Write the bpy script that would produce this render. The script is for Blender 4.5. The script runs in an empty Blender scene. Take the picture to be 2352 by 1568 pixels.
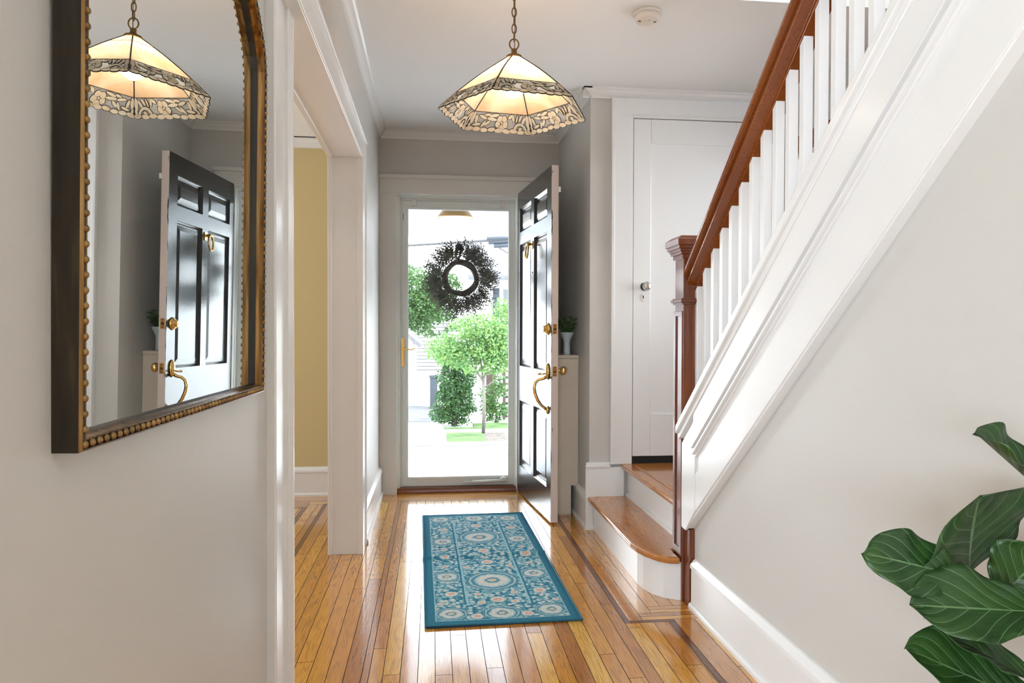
import bpy, bmesh, math, random
from mathutils import Vector, Matrix, noise as mnoise
sc = bpy.context.scene
C = bpy.context.collection
PI = math.pi

# ---------------------------------------------------------------- camera
cam_d = bpy.data.cameras.new('camera'); cam = bpy.data.objects.new('camera', cam_d); C.objects.link(cam)
cam_d.sensor_width = 36.0; cam_d.lens = 36.0 * 1624.54 / 2352.0; cam_d.clip_start = 0.03; cam_d.clip_end = 400
yaw, pitch, roll = 0.11084931, -0.01296205, 0.0025605
fwd = Vector((math.sin(yaw) * math.cos(pitch), math.cos(yaw) * math.cos(pitch), math.sin(pitch)))
rgt = Vector((math.cos(yaw), -math.sin(yaw), 0)); upv = rgt.cross(fwd)
r2 = math.cos(roll) * rgt + math.sin(roll) * upv; u2 = -math.sin(roll) * rgt + math.cos(roll) * upv
mw = Matrix((r2, u2, -fwd)).transposed().to_4x4(); mw.translation = Vector((0, 0, 1.12))
cam.matrix_world = mw; sc.camera = cam

# ---------------------------------------------------------------- world, sun, window and fill light, exposure
w = bpy.data.worlds.new('world'); sc.world = w; w.use_nodes = True
bg = w.node_tree.nodes['Background']; bg.inputs[0].default_value = (0.86, 0.94, 1.0, 1); bg.inputs[1].default_value = 5.5
sc.view_settings.view_transform = 'Standard'; sc.view_settings.look = 'None'
sc.view_settings.exposure = 0.80; sc.view_settings.gamma = 1.0; sc.view_settings.use_curve_mapping = False
def light(name, kind, loc, energy, color=(1, 1, 1), direction=None, size=None, size_y=None):
    d = bpy.data.lights.new(name, kind); d.energy = energy; d.color = color
    o = bpy.data.objects.new(name, d); C.objects.link(o); o.location = loc
    if direction: o.rotation_euler = Vector(direction).to_track_quat('-Z', 'Y').to_euler()
    if kind == 'AREA':
        d.shape = 'RECTANGLE'; d.size = size; d.size_y = size_y or size
    return o
s = light('sun', 'SUN', (6, -4, 12), 2.5, (1.0, 0.96, 0.88), (-0.55, 0.55, -0.85)); s.data.angle = 0.02
light('rear_fill', 'AREA', (-2.05, -2.93, 1.45), 235, (0.70, 0.85, 1.0), (0.1, 1, 0.55), 2.5, 1.5)  # added fill behind the camera, no window in that wall
light('living_fill', 'AREA', (-3.93, -1.3, 1.5), 48, (0.72, 0.86, 1.0), (1, 0.15, 0.6), 2.4, 1.4)  # added fill from the unseen living room side, no window built
light('dining_window_daylight', 'AREA', (-3.93, 3.55, 1.5), 64, (0.84, 0.92, 1.0), (1, -0.12, 0.32), 2.0, 1.5)
light('stair_window_daylight', 'AREA', (2.06, 1.6, 3.7), 40, (0.92, 0.96, 1.0), (-0.6, 0.2, -1), 1.4, 1.2)
dl = light('door_portal', 'AREA', (0.18, 5.2, 1.03), 1, (1, 1, 1), (0, -1, 0), 0.85, 2.0)
dl.data.cycles.is_portal = True

# ---------------------------------------------------------------- material helpers
def nt(name):
    m = bpy.data.materials.new(name); m.use_nodes = True
    return m, m.node_tree.nodes, m.node_tree.links, m.node_tree.nodes['Principled BSDF']
def setp(p, **k):
    for a, v in k.items():
        p.inputs[a.replace('_', ' ')].default_value = v
def col(c): return (c[0], c[1], c[2], 1.0)
def s2l(*c):
    return tuple(((v / 255) / 12.92 if v / 255 <= 0.04045 else ((v / 255 + 0.055) / 1.055) ** 2.4) for v in c)
def simple(name, c, rough=0.5, metal=0.0, spec=0.5, coat=0.0, bump=0.0, bscale=200.0, bdist=0.002, var=0.0, vscale=3.0):
    m, N, L, p = nt(name)
    p.inputs['Base Color'].default_value = col(c); p.inputs['Roughness'].default_value = rough
    p.inputs['Metallic'].default_value = metal; p.inputs['Specular IOR Level'].default_value = spec
    p.inputs['Coat Weight'].default_value = coat; p.inputs['Coat Roughness'].default_value = 0.08
    tc = N.new('ShaderNodeTexCoord')
    if bump:
        n = N.new('ShaderNodeTexNoise'); n.inputs['Scale'].default_value = bscale; n.inputs['Detail'].default_value = 3
        L.new(tc.outputs['Object'], n.inputs['Vector'])
        b = N.new('ShaderNodeBump'); b.inputs['Strength'].default_value = bump; b.inputs['Distance'].default_value = bdist
        L.new(n.outputs['Fac'], b.inputs['Height']); L.new(b.outputs['Normal'], p.inputs['Normal'])
    if var:
        n2 = N.new('ShaderNodeTexNoise'); n2.inputs['Scale'].default_value = vscale; n2.inputs['Detail'].default_value = 4
        L.new(tc.outputs['Object'], n2.inputs['Vector'])
        r = N.new('ShaderNodeValToRGB')
        r.color_ramp.elements[0].position = 0.3; r.color_ramp.elements[1].position = 0.7
        r.color_ramp.elements[0].color = col([v * (1 - var) for v in c]); r.color_ramp.elements[1].color = col([min(1, v * (1 + var)) for v in c])
        L.new(n2.outputs['Fac'], r.inputs['Fac']); L.new(r.outputs['Color'], p.inputs['Base Color'])
    return m
def mathn(N, L, op, a, b=None, c=None):
    n = N.new('ShaderNodeMath'); n.operation = op
    for i, v in enumerate((a, b, c)):
        if v is None: continue
        if isinstance(v, (int, float)): n.inputs[i].default_value = v
        else: L.new(v, n.inputs[i])
    return n.outputs[0]
def ramp(N, L, fac, stops, interp='LINEAR'):
    r = N.new('ShaderNodeValToRGB'); cr = r.color_ramp; cr.interpolation = interp
    while len(cr.elements) > 1: cr.elements.remove(cr.elements[-1])
    cr.elements[0].position = stops[0][0]; cr.elements[0].color = col(stops[0][1])
    for ps, c in stops[1:]:
        e = cr.elements.new(ps); e.color = col(c)
    L.new(fac, r.inputs['Fac']); return r.outputs['Color']
def mixc(N, L, fac, a, b, mode='MIX'):
    n = N.new('ShaderNodeMix'); n.data_type = 'RGBA'; n.blend_type = mode
    if isinstance(fac, (int, float)): n.inputs['Factor'].default_value = fac
    else: L.new(fac, n.inputs['Factor'])
    for k, v in ((6, a), (7, b)):
        if isinstance(v, tuple): n.inputs[k].default_value = col(v)
        else: L.new(v, n.inputs[k])
    return n.outputs[2]

M = {}
M['wall'] = simple('hall_wall_paint', s2l(205, 201, 195), 0.42, spec=0.4, bump=0.12, bscale=260)
M['wall_dining'] = simple('dining_wall_paint', s2l(208, 189, 140), 0.55, spec=0.35, bump=0.12, bscale=260)
M['ceil'] = simple('ceiling_paint', s2l(241, 240, 238), 0.85, spec=0.2, bump=0.08, bscale=180)
M['trim'] = simple('white_gloss_trim', s2l(235, 233, 230), 0.24, spec=0.5, bump=0.10, bscale=60, bdist=0.0015)
M['satin'] = simple('white_satin_paint', s2l(222, 218, 210), 0.35, bump=0.12, bscale=90)
M['storm'] = simple('storm_door_paint', s2l(230, 234, 230), 0.3, bump=0.05)
M['beigepaint'] = simple('cabinet_cream_paint', s2l(222, 208, 190), 0.4, bump=0.1, bscale=120)
M['brass'] = simple('polished_brass', (0.86, 0.56, 0.20), 0.13, metal=1.0, bump=0.06, bscale=40)
M['antique'] = simple('antique_bronze', (0.20, 0.12, 0.05), 0.35, metal=1.0); M['came'] = simple('dark_lead', (0.035, 0.024, 0.014), 0.5, metal=0.4)
M['black_paint'] = simple('black_door_gloss', (0.012, 0.011, 0.011), 0.22, spec=0.45, bump=0.10, bscale=50, bdist=0.0015)
M['black_paint'].node_tree.nodes['Principled BSDF'].inputs['Coat Weight'].default_value = 0.45; M['black_paint'].node_tree.nodes['Principled BSDF'].inputs['Coat Roughness'].default_value = 0.2; M['black_paint'].node_tree.nodes['Principled BSDF'].inputs['Coat IOR'].default_value = 1.45
M['dark'] = simple('dark_gap', (0.01, 0.008, 0.006), 0.8)
M['darkmetal'] = simple('dark_steel', (0.05, 0.05, 0.055), 0.4, metal=0.8)
M['plastic'] = simple('ivory_plastic', s2l(226, 216, 203), 0.4)
M['glassknob'] = simple('cut_glass', (0.62, 0.60, 0.57), 0.08, metal=0.75)
M['porcelain'] = simple('white_vase_ceramic', s2l(205, 220, 222), 0.18)
M['pot'] = simple('grey_pot', s2l(150, 148, 142), 0.6, bump=0.2)
M['soil'] = simple('soil', (0.05, 0.03, 0.02), 0.95, bump=0.6, bscale=80, bdist=0.01)
M['stem'] = simple('brown_stem', (0.13, 0.07, 0.04), 0.7, bump=0.3, bscale=60)

def brushed(name, cols, rough=0.35, metal=0.6, sc3=(3, 3, 40)):
    m, N, L, p = nt(name); tc = N.new('ShaderNodeTexCoord'); mp = N.new('ShaderNodeMapping'); mp.inputs['Scale'].default_value = sc3
    L.new(tc.outputs['Object'], mp.inputs['Vector'])
    n = N.new('ShaderNodeTexNoise'); n.inputs['Scale'].default_value = 6; n.inputs['Detail'].default_value = 6; L.new(mp.outputs[0], n.inputs['Vector'])
    L.new(ramp(N, L, n.outputs['Fac'], cols), p.inputs['Base Color']); p.inputs['Roughness'].default_value = rough; p.inputs['Metallic'].default_value = metal
    return m
M['frame_dark'] = brushed('dark_bronze_wood', [(0.35, (0.012, 0.009, 0.006)), (0.6, (0.030, 0.022, 0.011)), (0.78, (0.07, 0.05, 0.022))], 0.42, 0.1, (14, 14, 1.2))
M['frame_gold'] = brushed('rubbed_gold', [(0.3, (0.05, 0.022, 0.008)), (0.55, (0.24, 0.13, 0.045)), (0.75, (0.40, 0.25, 0.10))], 0.28, 0.9, (14, 14, 1.0))
M['bead'] = brushed('gold_beads', [(0.3, (0.13, 0.08, 0.035)), (0.6, (0.36, 0.22, 0.08))], 0.28, 0.8, (3, 3, 3))

def oak_like(name, tones, rough=0.18, attr=True, grain_dark=0.55, scale=1.0, coat=0.5, gap=True, coord='UV', cior=1.5):
    """planks: uv in metres (u along the grain), colour attribute 'plank' r = tone, g = kind, b = edge flag"""
    m, N, L, p = nt(name)
    if coord == 'UV':
        uv = N.new('ShaderNodeUVMap'); uv.uv_map = 'grain'; vec = uv.outputs[0]
    else:
        tc = N.new('ShaderNodeTexCoord'); mp0 = N.new('ShaderNodeMapping'); mp0.inputs['Rotation'].default_value = coord
        L.new(tc.outputs['Object'], mp0.inputs['Vector']); vec = mp0.outputs[0]
    mp = N.new('ShaderNodeMapping'); mp.inputs['Scale'].default_value = (1.1 * scale, 15 * scale, 15 * scale); L.new(vec, mp.inputs['Vector'])
    n1 = N.new('ShaderNodeTexNoise'); n1.inputs['Scale'].default_value = 1.6; n1.inputs['Detail'].default_value = 2.5; n1.inputs['Distortion'].default_value = 0.3
    L.new(mp.outputs[0], n1.inputs['Vector'])
    rings = mathn(N, L, 'FRACT', mathn(N, L, 'MULTIPLY', n1.outputs['Fac'], 11.0))
    mp2 = N.new('ShaderNodeMapping'); mp2.inputs['Scale'].default_value = (9 * scale, 330 * scale, 330 * scale); L.new(vec, mp2.inputs['Vector'])
    n2 = N.new('ShaderNodeTexNoise'); n2.inputs['Scale'].default_value = 1.0; n2.inputs['Detail'].default_value = 3; L.new(mp2.outputs[0], n2.inputs['Vector'])
    if attr:
        at = N.new('ShaderNodeVertexColor'); at.layer_name = 'plank'
        sp = N.new('ShaderNodeSeparateColor'); L.new(at.outputs['Color'], sp.inputs[0]); tone = sp.outputs[0]
    else:
        n3 = N.new('ShaderNodeTexNoise'); n3.inputs['Scale'].default_value = 2.0; L.new(vec, n3.inputs['Vector']); tone = n3.outputs['Fac']
    base = ramp(N, L, tone, tones)
    rr = ramp(N, L, rings, [(0.0, (0.62, 0.52, 0.42)), (0.18, (1, 1, 1)), (0.8, (1, 1, 1)), (1.0, (0.62, 0.52, 0.42))])
    c1 = mixc(N, L, grain_dark, base, rr, 'MULTIPLY')
    pr = ramp(N, L, n2.outputs['Fac'], [(0.36, (0.5, 0.42, 0.34)), (0.55, (1, 1, 1))])
    c2 = mixc(N, L, grain_dark * 0.8, c1, pr, 'MULTIPLY')
    L.new(c2, p.inputs['Base Color'])
    rg = mathn(N, L, 'MULTIPLY_ADD', n2.outputs['Fac'], 0.10, rough - 0.05); L.new(rg, p.inputs['Roughness'])
    b = N.new('ShaderNodeBump'); b.inputs['Strength'].default_value = 0.10; b.inputs['Distance'].default_value = 0.001
    L.new(n2.outputs['Fac'], b.inputs['Height']); L.new(b.outputs['Normal'], p.inputs['Normal'])
    p.inputs['Coat Weight'].default_value = coat; p.inputs['Coat Roughness'].default_value = 0.09; p.inputs['Coat IOR'].default_value = cior
    return m
OAK = [(0.0, s2l(180, 110, 30)), (0.35, s2l(210, 138, 40)), (0.7, s2l(230, 162, 52)), (1.0, s2l(244, 192, 80))]
M['oak'] = oak_like('oak_floor_boards', OAK, 0.20, coat=1.0, cior=1.85, grain_dark=0.75)
M['walnut'] = oak_like('walnut_inlay', [(0.0, s2l(110, 62, 36)), (1.0, s2l(122, 74, 46))], 0.22)
M['tread'] = oak_like('oak_tread', [(0.0, s2l(180, 110, 46)), (1.0, s2l(208, 140, 70))], 0.22, attr=False, coord=(0, 0, PI / 2), coat=0.6)
M['mahogany'] = oak_like('mahogany_varnish', [(0.2, s2l(98, 46, 18)), (0.8, s2l(138, 70, 30))], 0.34, attr=False, coord=(0, PI / 2, 0), coat=0.2, grain_dark=0.7)
M['rail'] = oak_like('handrail_varnish', [(0.2, s2l(104, 46, 12)), (0.8, s2l(152, 80, 26))], 0.24, attr=False, coord=(0, 0, PI / 2), coat=0.4)

# chipped door edge
m, N, L, p = nt('chipped_cream_edge'); tc = N.new('ShaderNodeTexCoord')
mp = N.new('ShaderNodeMapping'); mp.inputs['Scale'].default_value = (30, 60, 8); L.new(tc.outputs['Object'], mp.inputs['Vector'])
n = N.new('ShaderNodeTexNoise'); n.inputs['Scale'].default_value = 1.5; n.inputs['Detail'].default_value = 5; L.new(mp.outputs[0], n.inputs['Vector'])
sx = N.new('ShaderNodeSeparateXYZ'); L.new(tc.outputs['Object'], sx.inputs[0])
edge = mathn(N, L, 'MULTIPLY_ADD', sx.outputs[1], -11.0, 0.22)
f = mathn(N, L, 'ADD', n.outputs['Fac'], edge)
L.new(ramp(N, L, f, [(0.76, s2l(214, 198, 188)), (0.80, (0.02, 0.017, 0.015))]), p.inputs['Base Color']); p.inputs['Roughness'].default_value = 0.45
M['dooredge'] = m

# glass: clear thin pane
def pane_mat(name, tint=(1, 1, 1), gloss=1.0):
    m = bpy.data.materials.new(name); m.use_nodes = True; N = m.node_tree.nodes; L = m.node_tree.links; N.clear()
    o = N.new('ShaderNodeOutputMaterial'); t = N.new('ShaderNodeBsdfTransparent'); t.inputs[0].default_value = col(tint)
    g = N.new('ShaderNodeBsdfGlossy'); g.inputs['Roughness'].default_value = 0.0
    fr = N.new('ShaderNodeFresnel'); fr.inputs['IOR'].default_value = 1.45
    mx = N.new('ShaderNodeMixShader'); L.new(mathn(N, L, 'MULTIPLY', fr.outputs[0], gloss), mx.inputs[0]); L.new(t.outputs[0], mx.inputs[1]); L.new(g.outputs[0], mx.inputs[2])
    L.new(mx.outputs[0], o.inputs[0]); return m
M['pane'] = pane_mat('window_glass')
m = bpy.data.materials.new('mirror_glass'); m.use_nodes = True; p = m.node_tree.nodes['Principled BSDF']
setp(p, Base_Color=(0.80, 0.83, 0.82, 1), Metallic=1.0, Roughness=0.0); M['mirror'] = m

def opal(name, c_lo, c_hi, scale=7.0, trans=0.6):
    m = bpy.data.materials.new(name); m.use_nodes = True; N = m.node_tree.nodes; L = m.node_tree.links; N.clear()
    o = N.new('ShaderNodeOutputMaterial'); tc = N.new('ShaderNodeTexCoord')
    mp = N.new('ShaderNodeMapping'); mp.inputs['Scale'].default_value = (1, 1, 0.35); L.new(tc.outputs['Object'], mp.inputs['Vector'])
    n = N.new('ShaderNodeTexNoise'); n.inputs['Scale'].default_value = scale; n.inputs['Detail'].default_value = 5; n.inputs['Distortion'].default_value = 1.2
    L.new(mp.outputs[0], n.inputs['Vector'])
    c = ramp(N, L, n.outputs['Fac'], [(0.35, c_lo), (0.62, c_hi)])
    d = N.new('ShaderNodeBsdfDiffuse'); L.new(c, d.inputs[0]); t = N.new('ShaderNodeBsdfTranslucent'); L.new(c, t.inputs[0])
    mx = N.new('ShaderNodeMixShader'); mx.inputs[0].default_value = trans; L.new(d.outputs[0], mx.inputs[1]); L.new(t.outputs[0], mx.inputs[2])
    g = N.new('ShaderNodeBsdfGlossy'); g.inputs['Roughness'].default_value = 0.12
    m2 = N.new('ShaderNodeMixShader'); m2.inputs[0].default_value = 0.05; L.new(mx.outputs[0], m2.inputs[1]); L.new(g.outputs[0], m2.inputs[2])
    L.new(m2.outputs[0], o.inputs[0]); return m
M['opal'] = opal('amber_opal_glass', (0.80, 0.50, 0.27), (0.94, 0.76, 0.52))
M['opal_piece'] = opal('cream_opal_glass', (0.93, 0.77, 0.55), (0.98, 0.90, 0.74), 14, 0.6)
M['greyglass'] = opal('grey_ripple_glass', (0.40, 0.38, 0.36), (0.55, 0.53, 0.50), 20, 0.7)
m, N, L, p = nt('lamp_bulb'); p.inputs['Base Color'].default_value = (1, 0.9, 0.75, 1)
p.inputs['Emission Color'].default_value = (1.0, 0.91, 0.80, 1); p.inputs['Emission Strength'].default_value = 40; M['bulb'] = m

# ---------------------------------------------------------------- mesh helpers
class MB:
    def __init__(s): s.v = []; s.f = []; s.mi = []; s.sm = []
    def face(s, idx, mi=0, sm=False): s.f.append(tuple(idx)); s.mi.append(mi); s.sm.append(sm)
    def box(s, x0, x1, y0, y1, z0, z1, mi=0, bev=0.0):
        b = len(s.v); e = ((b // 8) % 9) * 0.00013; x0 -= e; y0 -= e; z0 -= e; x1 += e; y1 += e; z1 += e
        s.v += [(x, y, z) for z in (z0, z1) for y in (y0, y1) for x in (x0, x1)]
        for q in ((0, 2, 3, 1), (4, 5, 7, 6), (0, 1, 5, 4), (2, 6, 7, 3), (0, 4, 6, 2), (1, 3, 7, 5)):
            s.face([b + i for i in q], mi)
        return s
    def prism(s, pts, a0, a1, axis='x', mi=0, sm=False):
        """pts 2D; axis x -> pts are (y,z); y -> (x,z); z -> (x,y)"""
        b = len(s.v); n = len(pts)
        for a in (a0, a1):
            for (p, q) in pts:
                s.v.append({'x': (a, p, q), 'y': (p, a, q), 'z': (p, q, a)}[axis])
        s.face([b + i for i in range(n)], mi); s.face([b + n + i for i in range(n)][::-1], mi)
        for i in range(n):
            j = (i + 1) % n; s.face((b + i, b + n + i, b + n + j, b + j), mi, sm)
        return s
    def sweep(s, prof, path, out, mi=0, closed=False, sm=False):
        """prof: [(d,h)] closed outline; path: list of (point); out: list of (outdir, updir) per point"""
        b = len(s.v); n = len(prof); k = len(path)
        for P, (o, u) in zip(path, out):
            P = Vector(P); o = Vector(o); u = Vector(u)
            for d, h in prof: s.v.append(tuple(P + o * d + u * h))
        for a in range(k if closed else k - 1):
            a2 = (a + 1) % k
            for i in range(n):
                j = (i + 1) % n; s.face((b + a * n + i, b + a * n + j, b + a2 * n + j, b + a2 * n + i), mi, sm)
        if not closed:
            s.face([b + i for i in range(n)][::-1], mi); s.face([b + (k - 1) * n + i for i in range(n)], mi)
        return s
    def run(s, prof, p0, p1, out, up=(0, 0, 1), mi=0): return s.sweep(prof, [p0, p1], [(out, up)] * 2, mi)
    def tube(s, pts, r, n=8, mi=0, closed=False, cap=True, sm=True):
        pts = [Vector(p) for p in pts]; k = len(pts); b = len(s.v)
        rr = r if isinstance(r, (list, tuple)) else [r] * k
        up = None
        for i, P in enumerate(pts):
            if closed: t = pts[(i + 1) % k] - pts[i - 1]
            else: t = pts[min(i + 1, k - 1)] - pts[max(i - 1, 0)]
            t.normalize()
            if up is None: up = t.orthogonal().normalized()
            up = (up - t * up.dot(t))
            if up.length < 1e-6: up = t.orthogonal()
            up.normalize(); q = t.cross(up)
            for j in range(n):
                a = 2 * PI * j / n; s.v.append(tuple(P + (up * math.cos(a) + q * math.sin(a)) * rr[i]))
        for i in range(k if closed else k - 1):
            i2 = (i + 1) % k
            for j in range(n):
                j2 = (j + 1) % n; s.face((b + i * n + j, b + i * n + j2, b + i2 * n + j2, b + i2 * n + j), mi, sm)
        if cap and not closed:
            s.face([b + j for j in range(n)][::-1], mi); s.face([b + (k - 1) * n + j for j in range(n)], mi)
        return s
    def lathe(s, prof, origin=(0, 0, 0), axis=(0, 0, 1), n=24, mi=0, sm=True, cap=True):
        O = Vector(origin); ax = Vector(axis).normalized(); u = ax.orthogonal().normalized(); q = ax.cross(u); b = len(s.v); k = len(prof)
        for r, h in prof:
            for j in range(n):
                a = 2 * PI * j / n; s.v.append(tuple(O + ax * h + (u * math.cos(a) + q * math.sin(a)) * r))
        for i in range(k - 1):
            for j in range(n):
                j2 = (j + 1) % n; s.face((b + i * n + j, b + i * n + j2, b + (i + 1) * n + j2, b + (i + 1) * n + j), mi, sm)
        if cap:
            s.face([b + j for j in range(n)][::-1], mi); s.face([b + (k - 1) * n + j for j in range(n)], mi)
        return s
    def sphere(s, c, r, n=12, mi=0, sq=(1, 1, 1)):
        b = len(s.v); m = n // 2
        s.v.append((c[0], c[1], c[2] + r * sq[2]))
        for i in range(1, m):
            a = PI * i / m
            for j in range(n):
                t = 2 * PI * j / n; s.v.append((c[0] + r * sq[0] * math.sin(a) * math.cos(t), c[1] + r * sq[1] * math.sin(a) * math.sin(t), c[2] + r * sq[2] * math.cos(a)))
        s.v.append((c[0], c[1], c[2] - r * sq[2])); e = len(s.v) - 1
        for j in range(n): s.face((b, b + 1 + j, b + 1 + (j + 1) % n), mi, True)
        for i in range(m - 2):
            for j in range(n):
                s.face((b + 1 + i * n + j, b + 1 + (i + 1) * n + j, b + 1 + (i + 1) * n + (j + 1) % n, b + 1 + i * n + (j + 1) % n), mi, True)
        o = b + 1 + (m - 2) * n
        for j in range(n): s.face((o + j, e, o + (j + 1) % n), mi, True)
        return s
    def build(s, name, mats, parent=None, bevel=0.0, fix=True, seg=2):
        me = bpy.data.meshes.new(name); me.from_pydata(s.v, [], s.f)
        if not isinstance(mats, (list, tuple)): mats = [mats]
        for mt in mats: me.materials.append(mt)
        for pl, mi, sm in zip(me.polygons, s.mi, s.sm): pl.material_index = mi; pl.use_smooth = sm
        if fix:
            bm = bmesh.new(); bm.from_mesh(me); bmesh.ops.recalc_face_normals(bm, faces=bm.faces); bm.to_mesh(me); bm.free()
        me.update(); o = bpy.data.objects.new(name, me); C.objects.link(o)
        if parent: o.parent = parent
        if bevel:
            bv = o.modifiers.new('bevel', 'BEVEL'); bv.width = bevel; bv.segments = seg; bv.limit_method = 'ANGLE'; bv.angle_limit = 0.6
        return o
def struct(o, label=None):
    o['kind'] = 'structure'
    if label: o['label'] = label
    return o
def tag(o, label, cat, group=None, kind=None):
    o['label'] = label; o['category'] = cat
    if group: o['group'] = group
    if kind: o['kind'] = kind
    return o
def thing(name, loc=(0, 0, 0), rotz=0.0):
    o = bpy.data.objects.new(name, None); C.objects.link(o); o.location = loc; o.rotation_euler = (0, 0, rotz); o.empty_display_size = 0.1
    return o

CZ = 2.50      # ceiling
XL = -0.37     # far left wall face
XR = 1.065     # wall under the stairs
YB = 4.95      # back wall face
YC = 3.955     # closet wall face
# ---------------------------------------------------------------- floor of individual boards
rng = random.Random(7)
class Planks:
    def __init__(s): s.v = []; s.f = []; s.uv = []; s.c = []; s.mi = []
    def board(s, x0, x1, y0, y1, d, tone, mi=0):
        g = 0.0006; x0 += g; x1 -= g; y0 += g; y1 -= g
        if x1 - x0 < .002 or y1 - y0 < .002: return
        b = len(s.v); e = 0.0005; z = 0.0; ou = rng.uniform(0, 50); ov = rng.uniform(0, 50)
        P = [(x0, y0, z - e), (x1, y0, z - e), (x1, y1, z - e), (x0, y1, z - e), (x0 + e, y0 + e, z), (x1 - e, y0 + e, z), (x1 - e, y1 - e, z), (x0 + e, y1 - e, z),
             (x0, y0, -0.012), (x1, y0, -0.012), (x1, y1, -0.012), (x0, y1, -0.012)]
        s.v += P
        for q in ((4, 5, 6, 7), (0, 1, 5, 4), (1, 2, 6, 5), (2, 3, 7, 6), (3, 0, 4, 7), (8, 9, 1, 0), (9, 10, 2, 1), (10, 11, 3, 2), (11, 8, 0, 3)):
            s.f.append(tuple(b + i for i in q)); s.mi.append(mi if q[0] == 4 else 2)
            for i in q:
                x, y, _ = P[i]; s.uv.append(((y + ou, x + ov) if d == 'y' else (x + ou, y + ov))); s.c.append((tone, 0, 0, 1))
    def zone(s, x0, x1, y0, y1, d, wdt=0.0567, lmin=0.5, lmax=1.6, off=0.0):
        a0, a1, b0, b1 = (x0, x1, y0, y1) if d == 'y' else (y0, y1, x0, x1)
        a = a0 + off
        first = True
        while a < a1 - 1e-4:
            an = min(a + wdt, a1); a = max(a, a0); t = b0 - rng.uniform(0, lmax)
            while t < b1:
                tn = t + rng.uniform(lmin, lmax); p0, p1 = max(t, b0), min(tn, b1)
                if p1 - p0 > 0.01:
                    tone = min(1, max(0, rng.gauss(0.5, 0.24)))
                    if d == 'y': s.board(a, an, p0, p1, d, tone)
                    else: s.board(p0, p1, a, an, d, tone)
                t = tn
            a = an
P_ = Planks()
P_.zone(-0.208, 0.735, 0.2, 4.705, 'y', off=-0.0165 + 0.005)
P_.zone(0.735, 0.910, 0.2, 2.645, 'y')
P_.board(0.735, 0.757, 2.645, 4.705, 'y', 0.4, 1)
P_.board(0.757, 0.935, 2.645, 2.668, 'x', 0.4, 1)
P_.board(0.910, 0.935, 0.2, 2.645, 'y', 0.4, 1)
P_.zone(0.935, 1.10, 0.2, 2.668, 'y', 0.082)
P_.zone(0.757, 0.812, 2.668, 4.705, 'y'); P_.zone(0.812, 0.868, 2.735, 4.705, 'y'); P_.zone(0.868, 1.10, 2.80, 4.705, 'y')
P_.zone(0.812, 1.10, 2.668, 2.735, 'x', 0.0335); P_.zone(0.868, 1.10, 2.735, 2.80, 'x', 0.0325)
P_.board(-0.208, 0.757, 4.705, 4.722, 'x', 0.4, 1); P_.zone(-0.685, 1.10, 4.722, 4.96, 'x', 0.06)
P_.board(-0.232, -0.208, 0.2, 4.722, 'y', 0.0, 0)
P_.zone(-0.685, -0.232, 0.2, 4.722, 'y')
P_.board(-0.706, -0.685, 0.2, 4.70, 'y', 0.4, 1); P_.zone(-0.80, -0.706, 0.2, 4.70, 'y')
P_.board(-0.825, -0.80, 0.2, 4.62, 'y', 0.4, 1); P_.board(-2.6, -0.825, 4.60, 4.62, 'x', 0.4, 1)
P_.board(-2.6, -0.80, 4.62, 4.63, 'x', 0.5); P_.zone(-2.6, -0.80, 4.63, 4.70, 'x', 0.035); P_.zone(-2.6, -0.685, 4.70, 4.96, 'x', 0.06)
P_.zone(-2.6, -0.825, 0.2, 4.60, 'y')
P_.zone(-4.0, 1.10, -3.0, 0.2, 'y', 0.085, 1.2, 2.4); P_.zone(-4.0, -2.6, 0.2, 4.96, 'y', 0.085, 1.2, 2.4)
P_.v += [(-4.2, -3.2, -.01), (2.3, -3.2, -.01), (2.3, 5.12, -.01), (-4.2, 5.12, -.01)]; q = len(P_.v) - 4
P_.f.append((q, q + 1, q + 2, q + 3)); P_.mi.append(2); P_.uv += [(0, 0)] * 4; P_.c += [(0, 0, 0, 1)] * 4
me = bpy.data.meshes.new('floor'); me.from_pydata(P_.v, [], P_.f)
for mt in (M['oak'], M['walnut'], M['dark']): me.materials.append(mt)
me.polygons.foreach_set('material_index', P_.mi)
uvl = me.uv_layers.new(name='grain'); uvl.data.foreach_set('uv', [a for t in P_.uv for a in t])
ca = me.color_attributes.new('plank', 'FLOAT_COLOR', 'CORNER'); ca.data.foreach_set('color', [a for t in P_.c for a in t])
me.update(); fl = bpy.data.objects.new('floor', me); C.objects.link(fl); struct(fl, 'honey oak strip floor with dark walnut inlay lines')

# ---------------------------------------------------------------- ceiling
c = MB(); T = CZ + 0.25
c.box(-4.15, 1.10, -3.15, 4.96, CZ, T); c.box(1.10, 2.25, 2.83, 4.96, CZ, T); c.box(1.10, 2.25, -3.15, -1.0, CZ, T)
struct(c.build('ceiling', M['ceil']), 'smooth white ceiling')
c = MB(); c.box(0.95, 2.25, -1.2, 3.2, 5.0, 5.1)
struct(c.build('ceiling_upstairs', M['ceil']))

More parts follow.
